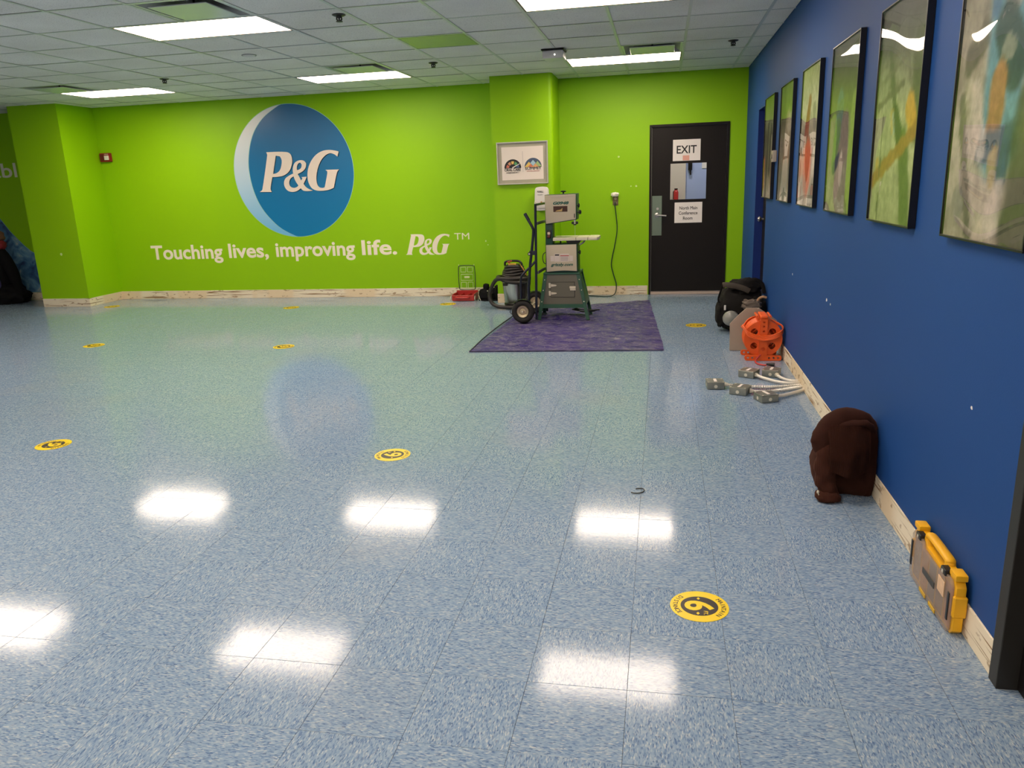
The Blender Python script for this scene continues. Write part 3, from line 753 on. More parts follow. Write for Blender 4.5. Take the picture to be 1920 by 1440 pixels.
# ---- far left: lettering and mural on the wall beyond the left column
t = thing('wall_lettering', 'grey lettering on the dark green wall at the left picture edge', 'wall lettering', (-9.9, WB, 1.8))
me = fit_text('abl', -9.78, -9.33, 1.815, 2.02, 'b', bold=.012, extrude=.0006)
me.transform(Matrix.Translation(Vector((-9.78, WB-.001, 1.815))-t.location) @ ROT['y-']); split_letters(me, 'letter', t, M('grey_wall_vinyl', (.78, .74, .62), .5))
def mural_material():
    m = bpy.data.materials.new('blue_mural_print'); n, N, L, b = nt(m)
    ge = N.new('ShaderNodeNewGeometry'); q = N.new('ShaderNodeTexNoise'); q.inputs['Scale'].default_value = 5.5; q.inputs['Detail'].default_value = 6; q.inputs['Distortion'].default_value = .8
    L.new(ge.outputs['Position'], q.inputs['Vector'])
    r = ramp(N, [(.34, (.02, .05, .14)), (.46, (.05, .16, .32)), (.56, (.12, .28, .44)), (.63, (.20, .36, .46)), (.70, (.62, .52, .46))]); L.new(q.outputs['Fac'], r.inputs[0])
    L.new(r.outputs[0], b.inputs['Base Color']); b.inputs['Roughness'].default_value = .5; return m
t = thing('wall_mural', 'blue mottled mural sloping down the wall behind the left column', 'mural', (-9.6, WB, .12))
MU = [(-11.4, .12), (-8.67, .12), (-8.67, .30), (-9.10, .52), (-9.27, .70), (-9.34, .735), (-9.45, .83), (-9.635, 1.031), (-9.775, 1.232), (-10.1, 1.62), (-10.6, 1.85), (-11.4, 1.9)]
outline('print', [MU], WB-.0010, mural_material(), t, .0010)
rim = BM(); tube(rim, [(x, WB-.002, z) for x, z in MU[2:]], .004, 6); obj('edge', rim, M('mural_edge', (.18, .38, .50), .5), t)

# dark heap of bags at the far left
m_bagblk = M('black_nylon', (.006, .006, .007), .85, var=.3, bump=.3, bscale=90, spec=.15)
t = thing('gear_bag', 'black gear bag slumped on the floor against the blue mural', 'bag', (-9.55, 9.9, 0))
bm = BM(); blob(bm, (-9.60, 9.90, .13), (.28, .20, .16), .35, 2.4, .8, seed=3.1, zmin=.001); obj('body', bm, m_bagblk, t, 60)
bm = BM(); tube(bm, smooth_path([(-9.66, 9.86, .80), (-9.55, 9.87, .74), (-9.47, 9.88, .55), (-9.42, 9.88, .40), (-9.40, 9.9, .12)], 5), lambda k: .055+.03*math.sin(k*PI), 10); obj('strap_tower', bm, m_bagblk, t, 60)
bm = BM(); blob(bm, (-9.66, 9.92, .45), (.13, .12, .34), .25, 2.5, .8, seed=5.0); obj('upper_pocket', bm, m_bagblk, t, 60)
bm = BM(); blob(bm, (-9.60, 9.87, .86), (.12, .10, .075), .2, 3, .8, seed=1.0); obj('lid', bm, M('dull_red_nylon', (.28, .02, .03), .6, var=.2), t, 60)
bm = BM(); blob(bm, (-9.58, 9.88, .99), (.09, .08, .08), .2, 3, .8, seed=2.0); obj('bedroll', bm, M('brown_canvas', (.20, .09, .05), .7, var=.2), t, 60)
bm = BM(); blob(bm, (-9.70, 9.78, .32), (.10, .06, .15), .2, 3, .7, seed=8.0); obj('side_pouch', bm, M('violet_nylon', (.05, .04, .14), .6, var=.2), t, 60)

# ---- red alarm strobe
m_red = M('alarm_red_plastic', (.26, .012, .015), .35, var=.08)
t = thing('alarm_strobe', 'red fire alarm strobe on the green wall beside the left column', 'fire alarm', (-7.80, WB, 1.96))
bm = BM(); box(bm, -7.885, -7.715, WB-.045, WB-.001, 1.972, 2.092, .008, 2); obj('housing', bm, m_red, t)
bm = BM(); box(bm, -7.802, -7.735, WB-.062, WB-.0455, 1.995, 2.055, .006, 2); obj('strobe_lens', bm, M('strobe_lens', (.75, .70, .64), .15, var=.2, scale=60), t)
bm = BM(); box(bm, -7.87, -7.815, WB-.049, WB-.0455, 1.99, 2.075, .003, 1); obj('sounder_grille', bm, M('alarm_dark_red', (.12, .008, .01), .5), t)
text('lettering', 'FIRE', (-7.800, WB-.0460, 2.062), M('alarm_white_print', (.6, .5, .48), .5), t, fit=(.06, .018))

# ---- signs on the exit door
m_paper = M('white_paper_sheet', (.80, .76, .72), .6, var=.03)
m_ink = M('black_ink', (.012, .012, .012), .6)
yd = LY0
t = thing('exit_sign', 'white paper sheet reading EXIT on the black door', 'sign', (.28, yd, 1.655))
bm = BM(); box(bm, .114, .448, yd-.0015, yd-.0002, 1.664, 1.918); obj('sheet', bm, m_paper, t, 0)
text('lettering', 'EXIT', (.160, yd-.0024, 1.752), m_ink, t, fit=(.242, .094), bold=.016)
bm = BM(); box(bm, .235, .315, yd-.0026, yd-.0016, 1.668, 1.728); obj('tape', bm, M('salmon_tape', (.72, .36, .28), .6), t, 0)
t = thing('room_sign', 'white paper sheet naming the conference room on the black door', 'sign', (.31, yd, .905))
bm = BM(); box(bm, .146, .486, yd-.0015, yd-.0002, .907, 1.160); obj('sheet', bm, m_paper, t, 0)
for s, x, w, z in (('North Main', .207, .220, 1.070), ('Conference', .198, .232, 1.008), ('Room', .252, .118, .944)):
    text('lettering', s, (x, yd-.0024, z), m_ink, t, fit=(w, .040), bold=.014)

# ---- outlet with plug, adapter and cord to the saw
t = thing('wall_outlet', 'steel wall outlet with a white plug beside the black exit door', 'outlet', (-.595, WB, 1.15))
bm = BM(); box(bm, -.630, -.560, WB-.006, WB-.0005, 1.150, 1.262, .002, 1); obj('cover_plate', bm, M('dark_brass_plate', (.16, .13, .06), .4, .6), t)
for z in (1.232, 1.180):
    bm = BM(); lathe(bm, [(.017, -.006), (.017, -.009)], (-.595, WB, z), 'y', 16); obj('socket', bm, M('outlet_ivory', (.50, .40, .26), .4), t)
bm = BM(); blob(bm, (-.600, WB-.035, 1.285), (.050, .030, .026), .35, 3, .8, 20, 12, seed=4.2); obj('white_plug', bm, M('bright_white_plastic', (.82, .78, .66), .45), t)
cord = thing('power_cord', 'thin dark green power cord running from the outlet down to the bandsaw', 'cord', (-.60, WB-.02, 1.16))
bm = BM(); box(bm, -.612, -.584, WB-.05, WB-.0092, 1.158, 1.196, .006, 2); obj('plug', bm, M('dark_plug', (.05, .05, .035), .5), cord)
m_cord = M('dark_green_cord', (.010, .035, .022), .45)
cp = smooth_path([(-.602, WB-.045, 1.16), (-.588, WB-.035, 1.05), (-.574, WB-.02, .85), (-.605, WB-.016, .65), (-.650, WB-.016, .42), (-.625, WB-.016, .28), (-.586, WB-.018, .14), (-.60, WB-.05, .03), (-.66, WB-.17, .0065), (-.80, WB-.16, .0065), (-.98, WB-.08, .0065), (-1.12, WB-.16, .0065), (-1.22, WB-.40, .0065), (-1.27, 9.50, .0065)], 6)
bm = BM(); tube(bm, cp, .0062, 8); obj('cable', bm, m_cord, cord, 60)

# ---- framed print on the column
yc = CY
t = thing('framed_print', 'silver framed print with two logos on the green column', 'framed print', (-1.675, yc, 1.455))
fx0, fx1, fz0, fz1 = -1.988, -1.362, 1.456, 1.952
m_silver = M('champagne_silver_frame', (.55, .53, .46), .35, .5, var=.06)
for nm, (a, b2, c, d) in (('frame_rail', (fx0, fx1, fz1-.014, fz1)), ('frame_rail', (fx0, fx1, fz0, fz0+.014)), ('frame_stile', (fx0, fx0+.014, fz0+.014, fz1-.014)), ('frame_stile', (fx1-.014, fx1, fz0+.014, fz1-.014))):
    bm = BM(); box(bm, a, b2, yc-.030, yc-.001, c, d, .002, 1); obj(nm, bm, m_silver, t)
bm = BM(); box(bm, fx0+.014, fx1-.014, yc-.012, yc-.002, fz0+.014, fz1-.014); obj('inner_moulding', bm, M('inner_moulding_grey', (.42, .40, .30), .4, .3), t, 0)
bm = BM(); box(bm, fx0+.058, fx1-.058, yc-.0145, yc-.0122, fz0+.052, fz1-.058, .001, 1); sheet = obj('sheet', bm, M('print_paper', (.78, .70, .62), .55, var=.02), t, 0)
yp = yc-.0155
bm = BM(); box(bm, -1.6715, -1.668, yp-.0003, yp+.0005, 1.60, 1.84); obj('divider_line', bm, M('grey_ink', (.45, .42, .40), .6), sheet, 0)
def printed(nm, pts, c, lvl=0):
    outline(nm, [pts], yp-.0004-.0006*lvl, M('print_'+nm+str(c), c, .55, var=.02), sheet, .0006)
g0 = (-1.795, 1.648)                       # gauge
printed('gauge_dial', circle_pts(*g0, .104, 30, 0, PI), (.012, .012, .012))
def wedge(cx, cz, r0, r1, a0, a1, n=6):
    return circle_pts(cx, cz, r1, n, a0, a1)+circle_pts(cx, cz, r0, n, a1, a0)
for k, c in enumerate(((.55, .16, .10), (.62, .30, .16), (.75, .50, .12), (.10, .35, .14), (.08, .12, .25))):
    a1 = PI-(PI/5)*k-.07; printed('gauge_sector', wedge(*g0, .046, .080, a1-.48, a1), c, 1)
printed('needle', [(g0[0]-.004, g0[1]-.002), (g0[0]+.088, g0[1]+.046), (g0[0]+.088, g0[1]+.053), (g0[0]-.008, g0[1]+.010)], (.78, .74, .68), 2)
text('lettering', 'ORAL CARE', (-1.897, yp-.0006, 1.612), m_ink, sheet, fit=(.200, .034), bold=.02)
text('lettering', 'GREENSBORO', (-1.877, yp-.0006, 1.588), m_ink, sheet, fit=(.158, .015), bold=.004)
s0 = (-1.545, 1.655)                       # mountains under a half disc
printed('sky_disc', circle_pts(*s0, .104, 30, 0, PI), (.06, .09, .15))
printed('peak', [(-1.649, 1.655), (-1.595, 1.715), (-1.541, 1.655)], (.72, .50, .12), 1)
printed('peak', [(-1.610, 1.655), (-1.575, 1.690), (-1.540, 1.655)], (.62, .18, .10), 2)
printed('peak', [(-1.545, 1.735), (-1.512, 1.700), (-1.545, 1.665), (-1.578, 1.700)], (.36, .55, .65), 2)
printed('peak', [(-1.555, 1.655), (-1.515, 1.693), (-1.475, 1.655)], (.72, .36, .14), 3)
printed('peak', [(-1.515, 1.690), (-1.490, 1.722), (-1.441, 1.660), (-1.470, 1.655)], (.33, .48, .20), 2)
text('lettering', 'SUMMIT', (-1.645, yp-.0006, 1.622), m_ink, sheet, fit=(.200, .032), bold=.014)
text('lettering', 'EXCELLENCE', (-1.622, yp-.0006, 1.600), M('faded_red_ink', (.62, .22, .18), .6), sheet, fit=(.152, .013))

# ---- hand sanitizer dispenser
t = thing('soap_dispenser', 'white wall hand sanitizer dispenser on the green column behind the bandsaw', 'dispenser', (-1.44, yc, 1.135))
bm = BM(); prism(bm, round_loop([(-1.522, 1.150), (-1.522, 1.375), (-1.500, 1.412), (-1.385, 1.412), (-1.362, 1.375), (-1.362, 1.150), (-1.390, 1.138), (-1.494, 1.138)], 4, 95), 'y', yc-.085, yc-.001, .008, 2); obj('cover', bm, m_wht, t)
bm = BM(); box(bm, -1.500, -1.384, yc-.092, yc-.0855, 1.165, 1.215, .004, 2); obj('push_bar', bm, M('dispenser_grey', (.55, .53, .48), .4), t)
bm = BM(); lathe(bm, [(.012, -.0855), (.012, -.0885)], (-1.445, yc, 1.235), 'y', 12); obj('indicator', bm, M('amber_indicator', (.45, .25, .05), .3), t)
text('brand_print', 'PURELL', (-1.492, yc-.0868, 1.350), m_ink, t, fit=(.075, .022), bold=.01, shear=.2)
text('small_print', 'hand sanitizer', (-1.488, yc-.0868, 1.322), M('grey_small_ink', (.2, .2, .2), .6), t, fit=(.062, .012))

# ---- thermostat between the first two pictures, wall chips
t = thing('thermostat', 'small beige thermostat on the blue wall beside the farthest picture', 'thermostat', (XR, 7.50, 1.57))
bm = BM(); box(bm, XR-.035, XR-.001, 7.44, 7.54, 1.575, 1.675, .006, 2); obj('housing', bm, M('beige_plastic', (.42, .36, .28), .5), t)
bm = BM(); lathe(bm, [(.022, -.0355), (.022, -.045)], (XR, 7.49, 1.625), 'x', 16); obj('dial', bm, M('beige_dial', (.30, .27, .22), .4), t)

# ---- pictures on the blue wall
def art(fn, w, h, nx=44, ny=60):
    """print as a fine grid whose point colours carry the painting"""
    bm = BM(); cl = bm.loops.layers.color.new('paint'); g = []
    for j in range(ny+1):
        g.append([bm.verts.new((i/nx*w-w/2, j/ny*h, 0)) for i in range(nx+1)])
    cols = [[fn(i/nx, j/ny) for i in range(nx+1)] for j in range(ny+1)]
    for j in range(ny):
        for i in range(nx):
            f = bm.faces.new((g[j][i], g[j][i+1], g[j+1][i+1], g[j+1][i]))
            for l, (a, b) in zip(f.loops, ((i, j), (i+1, j), (i+1, j+1), (i, j+1))): l[cl] = tuple(cols[b][a])+(1,)
    return bm
m_art = bpy.data.materials.new('glazed_art_print'); n_, N_, L_, b_a = nt(m_art)
at = N_.new('ShaderNodeVertexColor'); at.layer_name = 'paint'
gm = N_.new('ShaderNodeGamma'); gm.inputs[1].default_value = 1.0; L_.new(at.outputs[0], gm.inputs[0])
ga = N_.new('ShaderNodeNewGeometry'); na = N_.new('ShaderNodeTexNoise'); na.inputs['Scale'].default_value = 28; na.inputs['Detail'].default_value = 5; L_.new(ga.outputs['Position'], na.inputs['Vector'])
ra = ramp(N_, [(.3, (.78, .78, .78)), (.7, (1.15, 1.15, 1.15))]); L_.new(na.outputs['Fac'], ra.inputs[0])
ma = N_.new('ShaderNodeMix'); ma.data_type = 'RGBA'; ma.blend_type = 'MULTIPLY'; ma.inputs[0].default_value = 1; L_.new(gm.outputs[0], ma.inputs[6]); L_.new(ra.outputs[0], ma.inputs[7])
L_.new(ma.outputs[2], b_a.inputs['Base Color']); b_a.inputs['Roughness'].default_value = .5; b_a.inputs['Specular IOR Level'].default_value = .2
m_glaze = thin_glass('acrylic_glazing', 1.42, (1, 1, 1), .02, .6)
def lerp(a, b, t): return tuple(x+(y-x)*t for x, y in zip(a, b))
def sm(e0, e1, x):
    t = max(0.0, min(1.0, (x-e0)/(e1-e0))) if e1 != e0 else float(x > e0)
    return t*t*(3-2*t)
def painter(base, shapes, seed, mott=.35):
    """base: list of (v,colour) from bottom to top; shapes: soft strokes (u0,v0,u1,v1,width,colour,strength)"""
    def fn(u, v):
        c = base[0][1]
        for (va, ca), (vb, cb) in zip(base[:-1], base[1:]):
            if v >= va: c = lerp(ca, cb, sm(va, vb, v))
        n1 = noise.noise(Vector((u*5, v*7, seed))); n2 = noise.noise(Vector((u*13, v*15, seed+9)))
        k = 1+mott*(n1*.7+n2*.5); c = tuple(max(0, x*k) for x in c)
        for (u0, v0, u1, v1, w, cc, st) in shapes:
            dx, dy = u1-u0, (v1-v0)*1.4; px, py = u-u0, (v-v0)*1.4
            L2 = dx*dx+dy*dy; t = max(0, min(1, (px*dx+py*dy)/L2)) if L2 else 0
            d = math.hypot(px-t*dx, py-t*dy)+.02*n2
            c = lerp(c, cc, st*(1-sm(w*.75, w*1.15, d)))
        g_ = sum(c)/3
        return tuple(min(1, (x*.8+g_*.2)**.66) for x in c)
    return fn
GRN, PALE, CRM, DKG, GRY = (.42, .44, .28), (.66, .66, .50), (.80, .74, .62), (.12, .13, .09), (.40, .37, .32)
arts = [  # print colours with room reflections, green wall above and orange below, painted in
 painter([(0, CRM), (.3, (.36, .34, .22)), (.62, (.22, .22, .13)), (.74, GRN), (1, (.24, .40, .05))], [(.30,.0,.42,.72,.08,DKG,.75),(.62,.25,.72,.7,.06,DKG,.7),(.05,.12,.07,.36,.08,(.72,.26,.12),.9),(.90,.15,.92,.34,.07,(.70,.30,.16),.8),(.5,.3,.52,.72,.05,GRN,.8),(.80,.4,.8,.6,.05,CRM,.7)], 1.0),
 painter([(0, CRM), (.2, (.42, .40, .28)), (.45, (.45, .38, .28)), (.70, (.26, .23, .15)), (.76, (.26, .38, .07)), (1, (.23, .36, .06))], [(.55,.28,.62,.42,.22,(.75,.42,.26),.75),(.6,.50,.65,.63,.22,(.60,.50,.36),.8),(.1,.0,.15,.55,.07,GRY,.7),(.5,.17,.6,.2,.25,(.32,.36,.30),.6),(.7,.66,.9,.68,.12,CRM,.5)], 2.0),
 painter([(0, CRM), (.3, (.60, .50, .38)), (.55, (.50, .46, .36)), (.72, PALE), (1, (.46, .52, .24))], [(.40,.70,.25,.50,.07,(.42,.08,.05),.95),(.46,.75,.40,.55,.09,(.45,.12,.07),.9),(.75,.70,.78,.58,.07,GRY,.9),(.3,.36,.10,.30,.14,(.80,.36,.18),.7),(.50,.34,.48,.22,.22,(.85,.20,.06),.9),(.15,.38,.2,.55,.05,GRY,.7),(.85,.25,.88,.36,.10,CRM,.8),(.75,.05,.9,.13,.14,DKG,.5),(.25,.1,.35,.12,.15,GRY,.5)], 3.0),
 painter([(0, (.50, .47, .34)), (.25, (.45, .42, .32)), (.55, (.34, .30, .26)), (.60, (.26, .33, .09)), (.8, (.17, .20, .07)), (1, (.16, .17, .12))], [(.88,.0,.92,.62,.12,(.40,.52,.14),.9),(.38,.64,.36,.50,.14,(.20,.40,.36),.85),(.34,.50,.26,.30,.11,(.24,.42,.14),.9),(.60,.50,.62,.38,.15,(.42,.33,.30),.8),(.42,.32,.26,.26,.06,(.06,.08,.22),.9),(.52,.28,.40,.14,.10,(.62,.50,.44),.85),(.08,.25,.1,.5,.07,(.50,.40,.34),.7),(.10,.60,.6,.66,.05,(.30,.40,.10),.5)], 4.0),
 painter([(0, (.52, .58, .30)), (.45, (.55, .60, .34)), (.68, (.42, .46, .27)), (.82, (.20, .22, .14)), (1, (.17, .17, .14))], [(.9,.75,.95,.45,.14,(.15,.20,.06),.8),(.25,.80,.48,.48,.045,(.16,.21,.09),.9),(.48,.50,.62,.36,.07,(.10,.16,.06),.95),(.70,.36,.86,.0,.10,(.16,.26,.06),.85),(.05,.55,.60,.63,.03,(.22,.22,.13),.8),(.1,.66,.75,.76,.02,(.28,.29,.17),.7),(.12,.73,.62,.80,.018,(.28,.29,.17),.6),(.55,.86,.95,.42,.025,(.28,.30,.17),.7),(.78,.52,.86,.44,.09,(.80,.52,.04),.9),(.40,.50,.44,.44,.04,(.72,.55,.10),.7),(.06,.20,.95,.42,.055,(.52,.31,.05),.9),(.10,.28,.12,.28,.04,(.75,.52,.06),.7),(.20,.0,.18,.5,.012,(.18,.22,.10),.8),(.47,.42,.42,.50,.02,(.40,.62,.62),.6)], 5.0),
 painter([(0, (.50, .46, .36)), (.3, (.55, .50, .42)), (.6, (.46, .42, .34)), (.8, (.42, .40, .30)), (1, (.40, .37, .28))], [(.10,.95,.25,.85,.07,GRY,.7),(.15,.62,.30,.68,.08,(.13,.13,.08),.7),(.55,.98,.58,.34,.22,(.14,.42,.52),.85),(.42,.95,.40,.75,.05,(.10,.28,.44),.85),(.72,.98,.75,.80,.07,(.10,.25,.38),.8),(.58,.88,.60,.78,.10,(.70,.62,.54),.9),(.55,.68,.68,.56,.13,(.05,.14,.13),.9),(.56,.62,.62,.60,.05,(.45,.48,.36),.7),(.52,.52,.52,.36,.09,(.52,.30,.10),.95),(.40,.30,.70,.34,.07,(.06,.17,.24),.9),(.56,.26,.58,.22,.08,(.52,.42,.20),.9),(.66,.3,.66,.2,.06,(.06,.16,.26),.9),(.08,.48,.34,.02,.05,(.17,.16,.12),.75),(.20,.40,.38,.05,.03,(.55,.50,.42),.7),(.60,.08,.66,.14,.10,(.66,.60,.52),.85),(.95,.40,.90,.08,.22,(.10,.13,.05),.8),(.97,.75,.95,.55,.12,(.48,.44,.30),.7),(.15,.13,.17,.10,.07,(.36,.36,.30),.8),(.25,.50,.4,.3,.06,(.66,.60,.52),.7)], 6.0)]
PY = [(7.555, 8.205), (6.505, 7.155), (5.452, 6.102), (4.415, 5.080), (3.365, 4.030), (2.330, 2.995)]
PL = ['black framed art print farthest along the blue wall, next to the recessed door', 'black framed art print with green and peach reflections painted in, second from the recessed door', 'black framed art print with a bright orange patch and dark red streak', 'black framed art print with a pale green right border and teal streak', 'black framed art print with a golden diagonal band and grid lines', 'black framed grey art print with a blue vertical band, nearest on the blue wall']
m_bframe = M('black_frame_lacquer', (.006, .006, .007), .3, var=.1)
for k, ((y0, y1), fn, lab) in enumerate(zip(PY, arts, PL)):
    t = thing('art_print', lab, 'framed picture', (XR, (y0+y1)/2, 1.250), 0, 'framed art prints on the blue wall')
    z0, z1, fw_ = 1.250, 2.168, .007; xf, xb = XR-.030, XR-.001
    for nm, (a, b2, c, d) in (('frame_rail', (y0, y1, z0, z0+fw_)), ('frame_rail', (y0, y1, z1-fw_, z1)), ('frame_stile', (y0, y0+fw_, z0+fw_, z1-fw_)), ('frame_stile', (y1-fw_, y1, z0+fw_, z1-fw_))):
        bm = BM(); box(bm, xf, xb, a, b2, c, d, .001, 1); obj(nm, bm, m_bframe, t, 0)
    w, h = y1-y0-2*fw_, z1-z0-2*fw_
    bm = art(fn, w, h)
    bmesh.ops.transform(bm, matrix=Matrix.Translation((XR-.020, (y0+y1)/2, z0+fw_)) @ ROT['x-'], verts=bm.verts)
    obj('print', bm, m_art, t, 0)
    bm = BM(); box(bm, XR-.0275, XR-.0250, y0+fw_+.0005, y1-fw_-.0005, z0+fw_+.0005, z1-fw_-.0005); obj('glazing', bm, m_glaze, t, 0)
    bm = BM(); box(bm, XR-.012, XR-.001, y0+fw_, y1-fw_, z0+fw_, z1-fw_); obj('backing', bm, m_black, t, 0)

# ---- chips of missing paint
m_chip = M('bare_plaster_chip', (.75, .73, .72), .7)
def chip(x, y, z, facing, r, lab):
    bm = BM()
    pts = [(math.cos(a)*r*random.uniform(.6, 1.1), math.sin(a)*r*random.uniform(.6, 1.1)) for a in [2*PI*k/9 for k in range(9)]]
    if facing == 'x': prism(bm, [(y+p[0]*1.4, z+p[1]) for p in pts], 'x', x-.0008, x-.0001)
    else: prism(bm, [(x+p[0], z+p[1]) for p in pts], 'y', y-.0008, y-.0001)
    o = obj('paint_chip', bm, m_chip if facing == 'x' else M('pale_green_chip', (.60, .74, .30), .6), None, 0); tag(o, lab, 'paint chip', 'paint chips on the walls')
chip(XR, 6.253, .723, 'x', .011, 'white paint chip on the blue wall above the orange cord reel')
chip(XR, 4.945, .722, 'x', .012, 'larger white paint chip of the pair midway along the blue wall')
chip(XR, 4.833, .714, 'x', .008, 'smaller white paint chip of the pair midway along the blue wall')
chip(XR, 2.618, .729, 'x', .006, 'white paint chip on the blue wall above the yellow case')
chip(-.554, WB, 1.744, 'y', .014, 'pale paint chip on the green wall high above the outlet')
chip(-.334, WB, 1.379, 'y', .013, 'pale paint chip on the green wall nearest the black exit door')
chip(-.401, WB, 1.381, 'y', .009, 'faint paint chip on the green wall between outlet and exit door')
chip(-2.315, WB, .736, 'y', .012, 'pale paint chip on the green wall right of the trademark sign')
chip(-2.288, WB, .686, 'y', .009, 'small paint chip just below another beside the green column')
chip(-8.23, LCY, .74, 'y', .022, 'pale paint chip on the front of the left green column')

# ================================================================ THINGS ON THE FLOOR
# ---- floor stickers
m_yel = M('sticker_yellow', (.86, .62, .004), .35, var=.05, scale=30)
m_brn = M('sticker_dark_brown', (.022, .014, .012), .4)
def flat_disc(r, z0, z1, seg=40, ax=1.0, ay=1.0):
    bm = BM(); lathe(bm, [(r, z0), (r, z1)], seg=seg); bmesh.ops.scale(bm, vec=(ax, ay, 1), verts=bm.verts); return bm
st_parts = []
def st_part(name, me, mat):
    me.materials.clear(); me.materials.append(mat); me.name = name; st_parts.append((name, me))
st_part('disc', finish(flat_disc(.1025, .0002, .0012), 'disc', 30), m_yel)
st_part('dark_field', finish(flat_disc(.0655, .0012, .0016, ax=.98), 'dark_field', 30), m_brn)
me = text_mesh('6', 1.0, bold=.025, extrude=.0002); xs_ = [v.co.x for v in me.vertices]; ys_ = [v.co.y for v in me.vertices]
me.transform(Matrix.Translation((0, 0, .0018)) @ Matrix.Diagonal((.066/(max(xs_)-min(xs_)), .104/(max(ys_)-min(ys_)), 1, 1)) @ Matrix.Translation((-(max(xs_)+min(xs_))/2, -(max(ys_)+min(ys_))/2, 0)))
st_part('numeral', me, m_yel)
for sx in (-1, 1):
    bm = BM(); prism(bm, [(sx*.050-.009, -.004), (sx*.050, -.010), (sx*.050+.009, -.004), (sx*.050, .002)], 'z', .0016, .0020); st_part('arrow', finish(bm, 'arrow', 0), m_yel)
me = text_mesh('FT.', .020, bold=.02, extrude=.0002); me.transform(Matrix.Translation((.030, .016, .0018))); st_part('unit_lettering', me, m_yel)
def arc_text(s, r, mid, step, up, size):
    bm = BM()
    for k, ch in enumerate(s):
        a = mid + (len(s)-1)/2*step - k*step if up else mid - (len(s)-1)/2*step + k*step
        me = text_mesh(ch, size, bold=.012, extrude=.0002)
        w = [v.co.x for v in me.vertices]; cxm = (max(w)+min(w))/2
        rot = a-PI/2 if up else a+PI/2
        me.transform(Matrix.Translation((r*math.cos(a), r*math.sin(a), .0014)) @ Matrix.Rotation(rot, 4, 'Z') @ Matrix.Translation((-cxm, -size*.35, 0)))
        bm.from_mesh(me); bpy.data.meshes.remove(me)
    return finish(bm, 'lettering', 0)
st_part('upper_lettering', arc_text('MAINTAIN', .084, PI/2, .185, True, .0235), m_brn)
st_part('lower_lettering', arc_text('DISTANCE', .084, -PI/2, .185, False, .0235), m_brn)
ST = [((.146, 2.532), -1.62, 'yellow and black round distance sticker nearest the viewer, before the yellow case'), ((-1.503, 3.963), 1.75, 'yellow distance sticker in the middle of the floor, below the logo reflection'),
      ((-3.729, 3.952), 1.3, 'worn yellow distance sticker near the left edge, left of the light reflections'), ((-3.649, 6.884), 1.5, 'yellow distance sticker in mid floor under the slogan'),
      ((-5.788, 6.90), 1.4, 'yellow distance sticker far left in mid floor'), ((-4.759, 9.295), 1.5, 'yellow distance sticker close to the green wall below the round logo'),
      ((-7.561, 9.489), 1.2, 'faint yellow distance sticker beside the foot of the left column'), ((.349, 7.995), -1.5, 'yellow distance sticker between the tarp and the black tool bag'),
      ((-2.696, 9.516), 1.6, 'yellow distance sticker in front of the red parts organizer')]
for (x, y), rz, lab in ST:
    t = thing('floor_sticker', lab, 'floor sticker', (x, y, .0004), rz, 'round distance stickers on the floor')
    for nm, me in st_parts: link(bpy.data.objects.new(nm, me), t)

# ---- tarp
def tarp_material():
    m = bpy.data.materials.new('purple_blue_tarp'); n, N, L, b = nt(m)
    ge = N.new('ShaderNodeNewGeometry'); q = N.new('ShaderNodeTexNoise'); q.inputs['Scale'].default_value = 6; q.inputs['Detail'].default_value = 8; q.inputs['Roughness'].default_value = .65
    mp = N.new('ShaderNodeMapping'); mp.inputs['Scale'].default_value = (1, 1.8, 1); L.new(ge.outputs['Position'], mp.inputs['Vector']); L.new(mp.outputs[0], q.inputs['Vector'])
    r = ramp(N, [(.26, (.05, .035, .24)), (.42, (.13, .10, .37)), (.54, (.21, .175, .40)), (.64, (.33, .28, .46)), (.74, (.52, .45, .56))]); L.new(q.outputs['Fac'], r.inputs[0])
    # crease lines painted pale, standing for specular glints
    d = N.new('ShaderNodeTexNoise'); d.inputs['Scale'].default_value = 5; d.inputs['Detail'].default_value = 4; L.new(mp.outputs[0], d.inputs['Vector'])
    ad = N.new('ShaderNodeVectorMath'); ad.operation = 'MULTIPLY_ADD'; ad.inputs[1].default_value = (.35, .35, .35); L.new(d.outputs['Color'], ad.inputs[0]); L.new(mp.outputs[0], ad.inputs[2])
    vo = N.new('ShaderNodeTexVoronoi'); vo.feature = 'DISTANCE_TO_EDGE'; vo.inputs['Scale'].default_value = 7; L.new(ad.outputs[0], vo.inputs['Vector'])
    vr = ramp(N, [(.0, (1, 1, 1)), (.055, (0, 0, 0))]); L.new(vo.outputs['Distance'], vr.inputs[0])
    ms = N.new('ShaderNodeMath'); ms.operation = 'MULTIPLY'; L.new(vr.outputs[0], ms.inputs[0]); L.new(d.outputs['Fac'], ms.inputs[1])
    mx = N.new('ShaderNodeMix'); mx.data_type = 'RGBA'; mx.inputs[7].default_value = (.50, .44, .58, 1); L.new(ms.outputs[0], mx.inputs[0]); L.new(r.outputs[0], mx.inputs[6]); L.new(mx.outputs[2], b.inputs['Base Color'])
    b.inputs['Roughness'].default_value = .26
    q2 = N.new('ShaderNodeTexNoise'); q2.inputs['Scale'].default_value = 16; q2.inputs['Detail'].default_value = 5; q2.inputs['Distortion'].default_value = .9; L.new(mp.outputs[0], q2.inputs['Vector'])
    su = N.new('ShaderNodeMath'); su.operation = 'MULTIPLY_ADD'; su.inputs[1].default_value = .8; L.new(vr.outputs[0], su.inputs[0]); L.new(q2.outputs['Fac'], su.inputs[2])
    bp = N.new('ShaderNodeBump'); bp.inputs['Strength'].default_value = .9; bp.inputs['Distance'].default_value = .007; L.new(su.outputs[0], bp.inputs['Height']); L.new(bp.outputs[0], b.inputs['Normal'])
    return m
m_tarp = tarp_material()
